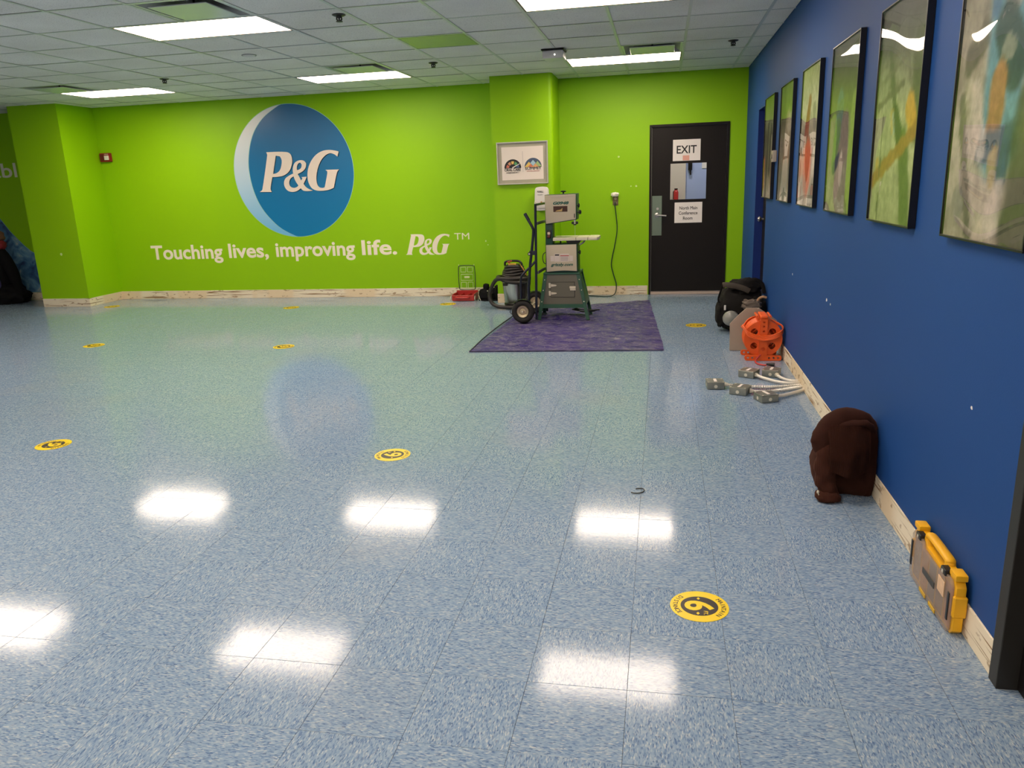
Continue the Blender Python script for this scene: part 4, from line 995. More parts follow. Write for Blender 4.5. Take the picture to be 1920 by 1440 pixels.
t = thing('tarp', 'wrinkled purple blue tarp spread on the floor under the bandsaw', 'tarp', (-.9, 8.2, 0))
cor = [(-1.725, 6.665), (.032, 6.772), (-.150, 9.70), (-1.62, 9.02)]
nx, ny = 100, 140; bm = BM(); g = []
clear = [(-1.32, 8.30), (-.785, 8.31), (-1.30, 8.66), (-.80, 8.66)]
def tarp_z(x, y, u, v):
    z = .004 + .010*abs(noise.noise(Vector((x*4, y*6, 1.3))))+.012*(1-abs(noise.noise(Vector((x*7+y*2, y*9, 4.4)))))**6+.010*(1-abs(noise.noise(Vector((x*3-y, y*6, 9.1)))))**10
    if abs(x+1.05) < .22 and 8.30 < y < 8.62: z += .035*math.sin((x+1.27)/.44*PI)*math.sin((y-8.30)/.32*PI)
    for (fx_, fy_) in clear:
        d = math.hypot(x-fx_, y-fy_); z = .003+(z-.003)*sm(.04, .12, d)
    for wy in (8.12, 8.765):
        d = math.hypot(x+1.468, y-wy); z = .002+(z-.002)*sm(.07, .16, d)
    z = z*min(1, .35+6*min(u, 1-u, v, 1-v))+.0005
    return z
for j in range(ny+1):
    v = j/ny; row = []
    for i in range(nx+1):
        u = i/nx
        x = (cor[0][0]*(1-u)+cor[1][0]*u)*(1-v)+(cor[3][0]*(1-u)+cor[2][0]*u)*v; y = (cor[0][1]*(1-u)+cor[1][1]*u)*(1-v)+(cor[3][1]*(1-u)+cor[2][1]*u)*v
        x += .014*noise.noise(Vector((y*3, u*2, 7)))*(1 if u in (0, 1) else .3); y += .010*noise.noise(Vector((x*4, v*2, 3)))
        row.append(bm.verts.new((x, y, tarp_z(x, y, u, v))))
    g.append(row)
for j in range(ny):
    for i in range(nx): bm.faces.new((g[j][i], g[j][i+1], g[j+1][i+1], g[j+1][i]))
ret = bmesh.ops.solidify(bm, geom=bm.faces[:], thickness=.0008)
obj('sheet', bm, m_tarp, t, 80)
m_hem = M('dark_tarp_hem', (.02, .018, .06), .5)
edge = [(-1.715, 6.69, .006), (-1.72, 7.3, .008), (-1.70, 7.9, .010), (-1.67, 8.5, .008), (-1.66, 8.78, .014)]
bm = BM(); tube(bm, smooth_path(edge, 6), .006, 6); tube(bm, smooth_path([(-1.715, 6.675, .006), (-.9, 6.735, .006), (.02, 6.782, .006)], 8), .005, 6); obj('hem_rope', bm, m_hem, t, 60)
bm = BM(); tube(bm, smooth_path([(-1.68, 8.62, .01), (-1.72, 8.68, .03), (-1.715, 8.73, .05), (-1.69, 8.74, .03), (-1.67, 8.70, .012)], 5), .005, 6); obj('tie_loop', bm, m_hem, t, 60)

# ---- bandsaw
m_sgrn = M('saw_dark_green', (.010, .055, .036), .38, var=.08)
m_sgrn2 = M('saw_stand_green', (.028, .10, .062), .42, var=.08)
m_cov = M('saw_cover_putty', (.55, .48, .345), .38, var=.04)
m_pan = M('stand_panel_grey', (.14, .135, .10), .42, var=.05)
m_kn = M('black_knob_plastic', (.008, .008, .008), .4)
m_zinc = M('zinc_hinge', (.74, .68, .54), .4, .25, var=.06)
m_cast = M('pale_cast_table', (.70, .66, .48), .33, .2, var=.05)
m_sawtxt = M('saw_green_lettering', (.012, .10, .075), .5)
saw = thing('bandsaw', 'green and putty coloured bandsaw on a splayed stand standing on the tarp', 'bandsaw', (-1.05, 8.48, 0))
SY = 8.30
def leg(xb0, xb1, xt0, xt1, yb, yt, depth):
    bm = BM()
    A = [(xb0, yb, .007), (xb1, yb, .007), (xt1, yt, .515), (xt0, yt, .515)]
    V0 = [bm.verts.new(p) for p in A]; V1 = [bm.verts.new((p[0], p[1]+depth, p[2])) for p in A]
    fs = [bm.faces.new(V0), bm.faces.new(V1[::-1])]
    for i in range(4): fs.append(bm.faces.new((V0[i], V1[i], V1[(i+1) % 4], V0[(i+1) % 4])))
    bmesh.ops.recalc_face_normals(bm, faces=fs)
    return bm
LEG = [(-1.338, -1.302, -1.264, -1.222, SY-.004, SY+.03, .004), (-.802, -.766, -.912, -.870, SY-.004, SY+.03, .004), (-1.338, -1.302, -1.264, -1.222, 8.68, 8.645, .004), (-.802, -.766, -.912, -.870, 8.68, 8.645, .004)]
for k, a in enumerate(LEG):
    bm = leg(*a)
    # angle iron return flange
    xo_b, xo_t = (a[0], a[2]) if k % 2 == 0 else (a[1], a[3]); s = 1 if k < 2 else -1
    q = [(xo_b, a[4], .007), (xo_b, a[4]+s*.035, .007), (xo_t, a[5]+s*.035, .515), (xo_t, a[5], .515)]
    e_ = .004 if k % 2 == 0 else -.004
    V0 = [bm.verts.new(p) for p in q]; V1 = [bm.verts.new((p[0]+e_, p[1], p[2])) for p in q]
    fs = [bm.faces.new(V0), bm.faces.new(V1[::-1])]+[bm.faces.new((V0[i], V1[i], V1[(i+1) % 4], V0[(i+1) % 4])) for i in range(4)]
    bmesh.ops.recalc_face_normals(bm, faces=fs)
    lg = obj('leg', bm, m_sgrn2, saw, 0)
    if k < 2:
        for f in (.40, .64, .86):
            x = (a[0]+a[1])/2*(1-f)+(a[2]+a[3])/2*f; y = a[4]*(1-f)+a[5]*f
            b2 = BM(); lathe(b2, [(.006, 0), (.006, -.003), (.003, -.005)], (x, y, .515*f), 'y', 10); obj('bolt', b2, m_zinc, lg)
bm = BM(); prism(bm, [(-1.286, .175), (-.818, .175), (-.895, .500), (-1.238, .500)], 'y', SY+.030, SY+.034); fp = obj('front_panel', bm, m_pan, saw, 0)
for y in (8.630,):
    bm = BM(); prism(bm, [(-1.286, .175), (-.818, .175), (-.895, .500), (-1.238, .500)], 'y', y, y+.004); obj('back_panel', bm, m_pan, saw, 0)
for s in (0, 1):
    bm = BM(); xb, xt = (-1.305, -1.252) if s == 0 else (-.803, -.884)
    q = [(xb, SY+.02, .175), (xb, 8.66, .175), (xt, 8.64, .50), (xt, SY+.04, .50)]
    V0 = [bm.verts.new(p) for p in q]; V1 = [bm.verts.new((p[0]+.003, p[1], p[2])) for p in q]
    fs = [bm.faces.new(V0), bm.faces.new(V1[::-1])]+[bm.faces.new((V0[i], V1[i], V1[(i+1) % 4], V0[(i+1) % 4])) for i in range(4)]; bmesh.ops.recalc_face_normals(bm, faces=fs)
    obj('side_panel', bm, m_sgrn2, saw, 0)
bm = BM(); box(bm, -1.300, -.806, SY+.012, SY+.016, .135, .178); obj('lower_rail', bm, m_sgrn2, saw, 0)
bm = BM(); box(bm, -1.300, -.806, 8.655, 8.659, .135, .178); obj('lower_rail', bm, m_sgrn2, saw, 0)
bm = BM(); box(bm, -1.266, -.868, SY+.015, 8.665, .500, .520, .003, 1); obj('stand_top', bm, m_sgrn2, saw)
bm = BM(); box(bm, -1.188, -.930, SY+.024, SY+.0295, .254, .414, .001, 1); sd = obj('cabinet_door', bm, m_pan, saw)
bm = BM(); ez, xw = .254, .0025
for a, b2, c, d in ((-1.192, -.926, .250, .2535), (-1.192, -.926, .4145, .418), (-1.192, -1.1885, .2535, .4145), (-.9295, -.926, .2535, .4145)): box(bm, a, b2, SY+.027, SY+.0296, c, d)
obj('door_seam', bm, m_kn, sd, 0)
for z in (.382, .296):
    bm = BM(); box(bm, -1.210, -1.188, SY+.014, SY+.0238, z-.027, z+.027, .002, 1); prism(bm, [(-1.185, z-.014), (-1.128, z-.007), (-1.124, z), (-1.128, z+.007), (-1.185, z+.014)], 'y', SY+.018, SY+.0238); obj('strap_hinge', bm, m_zinc, sd)
bm = BM(); box(bm, -.982, -.915, SY+.010, SY+.0238, .345, .372, .003, 1); box(bm, -.978, -.915, SY+.014, SY+.0238, .326, .342, .002, 1); obj('latch', bm, m_zinc, sd)
# lower wheel housing
bm = BM(); box(bm, -1.234, -.890, SY+.022, 8.58, .522, .824, .008, 2); obj('lower_housing', bm, m_sgrn, saw)
def cover(pts, dip_top, dip_bot, y0, y1):
    (ax, az), (bx, bz), (cx, cz), (dx, dz) = pts    # tl, tr, br, bl
    top = [(ax+(bx-ax)*k/10, az+(bz-az)*k/10) for k in range(11)]; bot = [(cx+(dx-cx)*k/10, cz+(dz-cz)*k/10+dip_bot*math.sin(PI*k/10)) for k in range(11)]
    bm = BM(); prism(bm, top+bot, 'y', y0, y1, .003, 2); return bm
bm = cover([(-1.226, .817), (-.900, .820), (-.898, .536), (-1.224, .531)], 0, .010, SY, SY+.021); lc = obj('lower_cover', bm, m_cov, saw)
bm = cover([(-1.232, 1.341), (-.892, 1.345), (-.895, 1.076), (-1.226, 1.034)], 0, 0, SY+.022, 8.56); obj('upper_housing', bm, m_sgrn, saw)
bm = cover([(-1.228, 1.336), (-.900, 1.340), (-.903, 1.083), (-1.220, 1.042)], 0, 0, SY, SY+.021); uc = obj('upper_cover', bm, m_cov, saw)
bm = BM(); prism(bm, [(-1.222, 1.330)]+[(-1.222+.316*k/10, 1.328-.020*math.sin(PI*k/10)) for k in range(11)]+[(-.906, 1.334)], 'y', SY-.004, SY-.0002); obj('cover_bow', bm, M('saw_cover_bow', (.56, .49, .37), .3, var=.03), uc)  # bow strip in a slightly paler putty than the cover
text('model_number', 'G0948', (-1.140, SY-.0008, 1.236), m_sawtxt, uc, fit=(.168, .033), bold=.055, shear=.25)
bm = BM(); box(bm, -1.138, -.988, SY-.0012, SY-.0002, 1.163, 1.222); obj('picture_label', bm, M('amber_brown_label', (.06, .02, .010), .3, var=.8, scale=14), uc, 0)
bm = BM(); prism(bm, [(-1.118, 1.168), (-1.045, 1.168), (-1.040, 1.205), (-1.060, 1.186), (-1.100, 1.180)], 'y', SY-.0018, SY-.0013); obj('amber_patch', bm, M('amber_print', (.52, .34, .12), .4, var=.3, scale=40), uc, 0)  # amber patch printed on the picture label
bm = BM(); box(bm, -.920, -.910, SY-.0012, SY-.0002, 1.098, 1.140); obj('side_label', bm, M('small_dark_label', (.05, .04, .04), .4), uc, 0)
text('web_address', 'grizzly.com', (-1.178, SY-.0008, .583), m_sawtxt, lc, fit=(.240, .042), bold=.04, shear=.25)
m_lbl = M('label_white', (.66, .58, .52), .5, var=.06, scale=60)
for a, b2, c, d in ((-1.138, -1.080, .640, .725), (-1.076, -.980, .640, .725), (-1.180, -1.142, .645, .702), (-.976, -.938, .645, .702)):
    bm = BM(); box(bm, a, b2, SY-.0010, SY-.0002, c, d); obj('warning_label', bm, m_lbl, lc, 0)
bm = BM(); box(bm, -1.074, -.982, SY-.0016, SY-.0011, .698, .706); obj('red_bar', bm, M('label_red', (.40, .03, .03), .5), lc, 0)
bm = BM(); box(bm, -1.132, -1.086, SY-.0016, SY-.0011, .704, .718); obj('black_logo_bar', bm, m_kn, lc, 0)
for k in range(6):
    bm = BM(); box(bm, -1.070, -.990, SY-.0014, SY-.0011, .650+k*.0075, .653+k*.0075); obj('print_line', bm, M('label_grey_ink', (.30, .27, .25), .6), lc, 0)
# frame column with switch
bm = BM(); box(bm, -1.236, -1.157, SY+.05, 8.52, .820, 1.045, .006, 2); sc_ = obj('column', bm, m_sgrn, saw)
bm = BM(); box(bm, -1.222, -1.172, SY+.036, SY+.0495, .885, .975, .004, 2); obj('switch_plate', bm, m_kn, sc_)
bm = BM(); box(bm, -1.212, -1.182, SY+.026, SY+.0355, .925, .955, .010, 3); obj('start_button', bm, M('switch_white', (.80, .66, .50), .4), sc_)
bm = BM(); box(bm, -1.212, -1.182, SY+.022, SY+.0355, .893, .920, .008, 3); obj('stop_paddle', bm, M('switch_red', (.14, .02, .02), .4), sc_)
# table
bm = BM(); box(bm, -1.150, -.905, SY+.002, 8.60, .860, .894, .004, 2); box(bm, -.902, -.780, SY+.002, 8.60, .860, .894, .004, 2); tb = obj('table', bm, m_cast, saw)
bm = BM(); prism(bm, [(-.776, SY+.002), (-.680, SY+.002), (-.662, SY+.03), (-.662, 8.56), (-.690, 8.60), (-.776, 8.60)], 'z', .860, .894, .003, 1); obj('table_extension', bm, m_cast, tb)
bm = BM(); box(bm, -.9045, -.9025, SY+.002, 8.60, .872, .8925); obj('table_slot', bm, m_kn, tb, 0)
bm = BM(); prism(bm, [(-1.00, .826), (-.880, .826), (-.85, .859), (-1.02, .859)], 'y', SY+.06, SY+.20); obj('trunnion', bm, m_kn, tb)
bm = BM(); tube(bm, [(-.872, SY+.05, .810), (-.83, SY+.05, .834), (-.812, SY+.05, .857)], .009, 8); obj('tilt_handle', bm, M('grey_handle', (.20, .20, .20), .4), tb)
bm = BM(); tube(bm, [(-1.078, SY+.08, .824), (-1.078, SY+.08, .859)], .008, 8); obj('table_stop', bm, m_kn, tb)
# guides, blade and knobs
bm = BM(); box(bm, -.926, -.908, SY+.04, SY+.06, 1.030, 1.082, .002, 1); gp = obj('guide_post', bm, m_steel, saw)
for x in (-.939, -.895):
    bm = BM(); lathe(bm, [(.010, -.012), (.014, -.008), (.014, .008), (.010, .012)], (x, SY+.05, 1.042), 'x', 12); obj('guide_knob', bm, m_kn, gp)
bm = BM(); box(bm, -.932, -.902, SY+.03, SY+.07, 1.018, 1.030, .003, 1); obj('guide_block', bm, m_kn, gp)
bm = BM(); box(bm, -.918, -.916, SY+.050, SY+.060, .895, 1.030); obj('blade', bm, m_steel, saw, 0)
bm = BM(); lathe(bm, [(.010, 1.346), (.010, 1.362), (.028, 1.364), (.030, 1.374), (.012, 1.380)], (-1.045, SY+.13, 0), 'z', 18); obj('tension_knob', bm, m_kn, saw)
for x, z, l in ((-.893, 1.222, .028), (-.893, 1.153, .045), (-.889, .731, .030)):
    bm = BM(); lathe(bm, [(.008, 0), (.008, l*.4), (.022, l*.45), (.024, l*.8), (.014, l)], (x, SY+.06, z), 'x', 14); obj('side_knob', bm, m_kn, saw)
bm = BM(); tube(bm, smooth_path([(-1.236, SY+.03, .74), (-1.262, SY+.03, .72), (-1.270, SY+.03, .675), (-1.258, SY+.03, .63), (-1.236, SY+.03, .615)], 5), .005, 6); obj('motor_cable', bm, m_kn, saw)
bm = BM(); lathe(bm, [(.06, 8.585), (.065, 8.60), (.065, 8.75), (.05, 8.77)], (-1.06, 0, .66), 'y', 20); obj('motor', bm, m_kn, saw)
bm = BM()
for k in range(3): tube(bm, smooth_path([(-.98+.02*k, 8.52, .085+.008*k), (-.85, 8.47-.02*k, .072), (-.745+.02*k, 8.50, .065+.01*k), (-.72+.02*k, 8.53, .075), (-.76, 8.56+.01*k, .07), (-.90, 8.56, .08)], 5, True), .005, 6, True)
obj('cord_bundle', bm, m_kn, saw, 60)

# ---- hand truck
m_ht = M('navy_black_enamel', (.010, .012, .026), .28, var=.1)
m_tyre = M('black_rubber', (.014, .013, .012), .75, var=.15, bump=.15, bscale=60)
ht = thing('hand_truck', 'navy convertible hand truck with pneumatic tyres parked beside the bandsaw', 'hand truck', (-1.42, 8.33, 0))
for y, dx in ((8.165, 0.0), (8.72, .036)):          # parked at a slight angle
    def sh(P): return [(p[0]+dx, p[1], p[2]) for p in P]
    bm = BM(); tube(bm, sh([(-1.330, y, .035), (-1.318, y, .60), (-1.308, y, 1.255)]), .0135, 12); obj('upright', bm, m_ht, ht)
    if dx: continue                                # one folding handle, on the near side
    bm = BM(); tube(bm, smooth_path(sh([(-1.418, y, 1.150), (-1.400, y, 1.115), (-1.345, y, 1.015), (-1.338, y, .96), (-1.362, y, .76), (-1.385, y, .60), (-1.398, y, .42)]), 5), .0145, 12); hd = obj('folding_handle', bm, m_ht, ht)
    bm = BM(); lathe(bm, [(.006, 0), (.017, .004), (.018, .085), (.014, .09)], (0, 0, 0), 'z', 12); bmesh.ops.transform(bm, matrix=Matrix.Translation((-1.379+dx, y, 1.085)) @ Matrix.Rotation(-.52, 4, 'Y'), verts=bm.verts); obj('grip', bm, m_ht, hd)
    bm = BM(); tube(bm, sh([(-1.392, y, .50), (-1.405, y, .40), (-1.41, y, .14)]), .017, 10); obj('sleeve', bm, m_ht, ht)
    bm = BM(); tube(bm, smooth_path(sh([(-1.312, y, .672), (-1.36, y, .625), (-1.445, y, .545), (-1.482, y, .495), (-1.490, y, .40), (-1.492, y, .15)]), 5), .0125, 10); obj('brace', bm, m_ht, ht)
    bm = BM(); box(bm, -1.385+dx, -1.31+dx, y-.012, y+.012, .728, .775, .006, 2); lathe(bm, [(.018, -.016), (.018, .016)], (-1.385+dx, y, .742), 'y', 14); obj('pivot_bracket', bm, m_ht, ht)
    bm = BM(); lathe(bm, [(.008, 0), (.009, -.004)], (-1.385+dx, y-.016, .742), 'y', 10); obj('pivot_bolt', bm, m_zinc, ht)
for z in (1.055, .540):
    bm = BM(); tube(bm, [(-1.300, 8.179, z), (-1.292, 8.45, z), (-1.268, 8.706, z)], .016, 10, flat=(.010, .016)); obj('crossbar', bm, M('grey_crossbar', (.09, .09, .08), .5), ht)
bm = BM(); tube(bm, [(-1.308, 8.165, 1.248), (-1.272, 8.72, 1.248)], .0125, 10); obj('top_bar', bm, m_ht, ht)
bm = BM(); box(bm, -1.316, -1.300, 8.155, 8.175, 1.256, 1.282, .004, 2); obj('latch_clip', bm, m_zinc, ht)
bm = BM(); tube(bm, [(-1.468, 8.10, .131), (-1.432, 8.78, .131)], .010, 10); obj('axle', bm, m_zinc, ht)
bm = BM(); box(bm, -1.345, -1.255, 8.345, 8.47, .052, .058); obj('nose_plate', bm, m_ht, ht, 0)
for y, wx in ((8.12, -1.468), (8.765, -1.433)):
    bm = BM(); tube(bm, [(wx+.094*math.cos(a), y, .131+.094*math.sin(a)) for a in [2*PI*k/36 for k in range(36)]], .031, 12, True); wh = obj('tyre', bm, m_tyre, ht, 60)
    bm = BM(); lathe(bm, [(.0, -.012), (.012, -.016), (.014, -.006), (.034, -.004), (.040, -.014), (.062, -.020), (.066, -.014), (.066, .014), (.040, .014), (0, .012)], (wx, y, .131), 'y', 28, False); obj('wheel_rim', bm, M('brassy_rim', (.62, .52, .34), .3, .7, var=.1), wh)
    bm = BM(); lathe(bm, [(.010, 0), (.010, -.012), (.004, -.014)], (wx, y-.016, .131), 'y', 10); obj('hub_nut', bm, m_zinc, wh)
    bm = BM(); tube(bm, [(wx+.132*math.cos(a), y, .131+.132*math.sin(a)) for a in [PI*.25+PI*.5*k/10 for k in range(11)]], .01, 8, flat=(.035, .004)); obj('fender', bm, m_ht, ht)

# ---- shop vacuum
m_can = M('brushed_can', (.60, .60, .52), .3, 1.0, var=.12, scale=14)
m_hose = M('charcoal_hose', (.020, .016, .013), .5, var=.15)
vac = thing('shop_vacuum', 'wet dry vacuum with a steel can and black hose wound around its head', 'vacuum', (-1.76, 9.20, 0))
vx, vy = -1.755, 9.20
bm = BM(); lathe(bm, [(.118, .055), (.122, .060), (.148, .315), (.151, .322), (.151, .335), (.140, .340)], (vx, vy, 0), 'z', 36); can = obj('can', bm, m_can, vac, 40)
bm = BM()
for k in range(1):
    lathe(bm, [(.131, .035), (.132, .042), (.132, .062), (.124, .066)], (vx, vy, 0), 'z', 36)
obj('base_ring', bm, m_kn, vac, 40)
for a in (.6, 2.5, 3.9, 5.5):
    bm = BM(); blob(bm, (vx+.118*math.cos(a), vy+.118*math.sin(a), .024), (.022, .022, .022), 0, 1, 1, 12, 8); obj('caster', bm, m_kn, vac, 60)
for k in range(9):
    a = -1.05+k*.22
    bm = BM(); tube(bm, [(vx+.128*math.cos(a), vy+.128*math.sin(a), .07), (vx+.154*math.cos(a), vy+.154*math.sin(a), .32)], .012, 6); obj('dark_strand', bm, m_hose, vac, 60)  # dark upright tubes along the right side of the can
bm = BM(); lathe(bm, [(.150, .335), (.152, .36), (.120, .44), (.105, .50), (.09, .525), (.06, .53)], (vx, vy, 0), 'z', 32); hd = obj('motor_head', bm, m_kn, vac, 40)
for k in range(6):
    z = .365+k*.027; R_ = .152-.009*k
    pts = [(vx+(R_+.006*noise.noise(Vector((a, k, 2))))*math.cos(a), vy+R_*math.sin(a), z+.010*math.sin(a*2+k)) for a in [2*PI*q/26 for q in range(26)]]
    bm = BM(); tube(bm, pts, .014, 8, True); obj('cord_coil', bm, m_hose, vac, 60)
bm = BM(); tube(bm, smooth_path([(vx-.10, vy-.05, .515), (vx-.095, vy-.05, .560), (vx-.04, vy-.05, .572), (vx+.06, vy-.05, .570), (vx+.10, vy-.05, .545), (vx+.105, vy-.05, .515)], 5), .013, 8); obj('carry_handle', bm, m_kn, vac, 60)
bm = BM(); box(bm, vx-.055, vx+.04, vy-.075, vy-.06, .522, .545, .005, 2); obj('yellow_trim', bm, M('vac_yellow', (.70, .40, .06), .4), vac)
bm = BM(); tube(bm, smooth_path([(vx-.03, vy-.07, .548), (vx-.06, vy-.075, .562), (vx-.01, vy-.075, .575)], 5), .007, 6); obj('red_switch', bm, M('vac_red', (.5, .05, .03), .4), vac)
bm = BM(); tube(bm, smooth_path([(vx+.09, vy-.08, .53), (vx+.135, vy-.10, .47), (vx+.165, vy-.09, .40)], 5), .005, 6); obj('orange_cord', bm, M('vac_orange', (.65, .28, .05), .4), vac, 60)
hp = [(vx+.16, vy-.04, .335), (vx+.10, vy-.165, .325), (vx-.04, vy-.190, .340), (vx-.17, vy-.12, .380), (vx-.185, vy+.03, .375), (vx-.10, vy+.15, .35), (vx+.06, vy+.17, .34), (vx+.17, vy+.06, .36), (vx+.15, vy-.10, .365), (vx+.0, vy-.185, .372), (vx-.14, vy-.16, .372), (vx-.215, vy-.10, .345), (vx-.275, vy-.08, .25), (vx-.300, vy-.08, .15), (vx-.265, vy-.10, .07), (vx-.18, vy-.14, .035), (vx-.05, vy-.17, .030), (vx+.06, vy-.17, .030)]
bm = BM(); tube(bm, smooth_path(hp, 7), .0235, 10); obj('hose', bm, m_hose, vac, 60)
bm = BM(); box(bm, vx-.115, vx-.06, vy-.150, vy-.125, .285, .318, .004, 1); obj('lid_clamp', bm, m_kn, vac)

# ---- red parts organizer with its clear lid standing open
m_orgred = M('organizer_red', (.42, .025, .022), .35, var=.1)
m_clear = thin_glass('clear_lid_plastic', 1.35, (.90, .95, .85), .12)
m_rib = M('lid_rib_plastic', (.72, .76, .40), .25, 0, var=.05)
org = thing('parts_organizer', 'red parts organizer with clear lid standing open against the green wall', 'organizer', (-2.56, 9.86, 0))
bm = BM(); box(bm, -2.70, -2.405, 9.74, 9.755, .004, .075, .004, 1); box(bm, -2.70, -2.405, 9.985, 10.0, .004, .11, .004, 1); box(bm, -2.70, -2.685, 9.756, 9.984, .004, .09, .003, 1); box(bm, -2.42, -2.405, 9.756, 9.984, .004, .09, .003, 1); box(bm, -2.684, -2.421, 9.756, 9.984, .004, .012)
tray = obj('tray', bm, m_orgred, org)
for x in (-2.60, -2.50):
    bm = BM(); box(bm, x-.003, x+.003, 9.757, 9.983, .013, .075); obj('divider', bm, m_orgred, tray, 0)
bm = BM(); tube(bm, smooth_path([(-2.64, 9.74, .05), (-2.635, 9.705, .05), (-2.60, 9.695, .05), (-2.51, 9.695, .05), (-2.475, 9.705, .05), (-2.47, 9.74, .05)], 5), .012, 8); obj('handle', bm, m_orgred, org, 60)
for x in (-2.715, -2.39):
    bm = BM(); tube(bm, smooth_path([(x, 9.76, .07), (x, 9.735, .06), (x, 9.725, .03), (x, 9.735, .012), (x, 9.76, .008)], 4), .004, 6); obj('wire_latch', bm, m_zinc, org)
lx0, lx1, lz0, lz1, ly = -2.668, -2.448, .112, .432, 10.03
bm = BM(); box(bm, lx0+.008, lx1-.008, ly+.006, ly+.010, lz0+.008, lz1-.008); lid = obj('lid', bm, m_clear, org, 0)
bm = BM(); tube(bm, [(x, ly, z) for x, z in round_loop([(lx0, lz0+.02), (lx0, lz1-.02), (lx0+.02, lz1), (lx1-.02, lz1), (lx1, lz1-.02), (lx1, lz0+.02), (lx1-.02, lz0), (lx0+.02, lz0)], 3, 80)], .0055, 8, True); obj('lid_gasket', bm, M('dark_green_gasket', (.012, .035, .02), .5), lid, 60)
for a, b2, c, d in ((.03, .098, .235, .300), (.122, .190, .235, .300), (.03, .190, .125, .205), (.03, .098, .022, .100), (.122, .190, .022, .100)):
    bm = BM(); tube(bm, [(lx0+p, ly, lz0+q) for p, q in ((a, c), (a, d), (b2, d), (b2, c))], .0035, 6, True); obj('compartment_rib', bm, m_rib, lid, 60)
bm = BM(); box(bm, lx0+.075, lx0+.145, ly-.002, ly+.0055, lz0+.155, lz0+.180, .002, 1); obj('moulded_badge', bm, m_rib, lid)
for x in (lx0+.008, lx1-.008):
    bm = BM(); tube(bm, [(x, ly, lz1), (x+(.004 if x > -2.5 else -.004), ly, lz1+.018)], .004, 6); obj('lid_hook', bm, m_rib, lid)

# ---- black tool belt heap by the column
tb2 = thing('tool_belt', 'black tool belt with pouches heaped between red organizer and vacuum', 'tool belt', (-2.22, 9.85, 0))
bm = BM(); blob(bm, (-2.28, 9.86, .07), (.115, .12, .085), .25, 3, .7, seed=1.5, zmin=.001); obj('pouch', bm, m_bagblk, tb2, 60)
bm = BM(); blob(bm, (-2.30, 9.83, .165), (.040, .035, .05), .2, 3, .7, 18, 12, seed=2.5); obj('holster', bm, m_bagblk, tb2, 60)
bm = BM(); blob(bm, (-2.13, 9.85, .09), (.065, .09, .105), .25, 3, .65, seed=3.5, zmin=.001); obj('pouch', bm, m_bagblk, tb2, 60)
bm = BM(); blob(bm, (-2.10, 9.86, .205), (.035, .05, .045), .2, 3, .7, 18, 12, seed=4.5); obj('holster', bm, m_bagblk, tb2, 60)
bm = BM(); tube(bm, smooth_path([(-2.39, 9.78, .010), (-2.30, 9.72, .010), (-2.20, 9.73, .012), (-2.10, 9.75, .012)], 5), .014, 8, flat=(.004, .010)); obj('belt', bm, m_bagblk, tb2, 60)
bm = BM(); tube(bm, smooth_path([(-2.40, 9.80, .08), (-2.375, 9.76, .03), (-2.36, 9.74, .008)], 5), .004, 6); obj('steel_clip', bm, m_zinc, tb2, 60)
bm = BM(); blob(bm, (-2.265, 9.745, .13), (.008, .006, .008), 0, 1, 1, 10, 8); obj('snap', bm, m_zinc, tb2, 60)
tb2.location.x += .045

# ================================================================ ALONG THE BLUE WALL
# ---- black tool bag
m_bag = M('black_canvas', (.009, .008, .007), .85, var=.35, bump=.6, bscale=40, spec=.2)
m_olive = M('dark_brown_webbing', (.055, .042, .028), .7, var=.2)
bag = thing('tool_bag', 'black canvas tool bag with straps leaning on the blue wall behind the reel', 'tool bag', (.76, 7.75, 0))
bm = BM(); blob(bm, (.765, 7.78, .20), (.200, .20, .215), .18, 2.6, .65, 36, 24, seed=6.2, zmin=.001); obj('body', bm, m_bag, bag, 60)
bm = BM(); blob(bm, (.79, 7.78, .425), (.155, .16, .075), .35, 2.2, .8, seed=7.7); obj('flap', bm, m_bag, bag, 60)
bm = BM(); blob(bm, (.585, 7.72, .17), (.062, .12, .125), .25, 3, .7, seed=2.2, zmin=.001); obj('side_pocket', bm, m_bag, bag, 60)
bm = BM(); blob(bm, (.90, 7.62, .17), (.075, .09, .16), .25, 3, .7, seed=9.2, zmin=.001); obj('side_pocket', bm, m_bag, bag, 60)
bm = BM(); tube(bm, smooth_path([(.575, 7.66, .455), (.60, 7.62, .462), (.68, 7.60, .455), (.76, 7.60, .430), (.82, 7.61, .40)], 5), .02, 8, flat=(.006, .026)); obj('shoulder_strap', bm, m_olive, bag, 60)
bm = BM(); tube(bm, smooth_path([(.575, 7.66, .455), (.555, 7.63, .40), (.535, 7.62, .33), (.545, 7.62, .29)], 5), .015, 8, flat=(.005, .014)); obj('hanging_strap', bm, m_bag, bag, 60)
bm = BM(); tube(bm, smooth_path([(.80, 7.60, .49), (.86, 7.58, .515), (.93, 7.60, .47), (.955, 7.60, .38)], 5), .015, 8, flat=(.006, .018)); obj('carry_handle', bm, m_bag, bag, 60)
bm = BM(); box(bm, .588, .606, 7.575, 7.590, .225, .272, .003, 1); obj('zip_pull', bm, M('pale_zip_pull', (.70, .68, .64), .4), bag)
bm = BM(); tube(bm, smooth_path([(.875, 7.52, .300), (.90, 7.515, .345), (.935, 7.51, .360), (.965, 7.51, .352)], 5), .012, 10); obj('tan_handle', bm, M('tan_wood_handle', (.42, .24, .12), .5, var=.15), bag, 60)
bm = BM(); blob(bm, (.835, 7.53, .285), (.085, .05, .045), .4, 4, .7, seed=5.5); obj('tool_roll', bm, M('grey_brown_leather', (.13, .10, .075), .65, var=.35, scale=20), bag, 60)
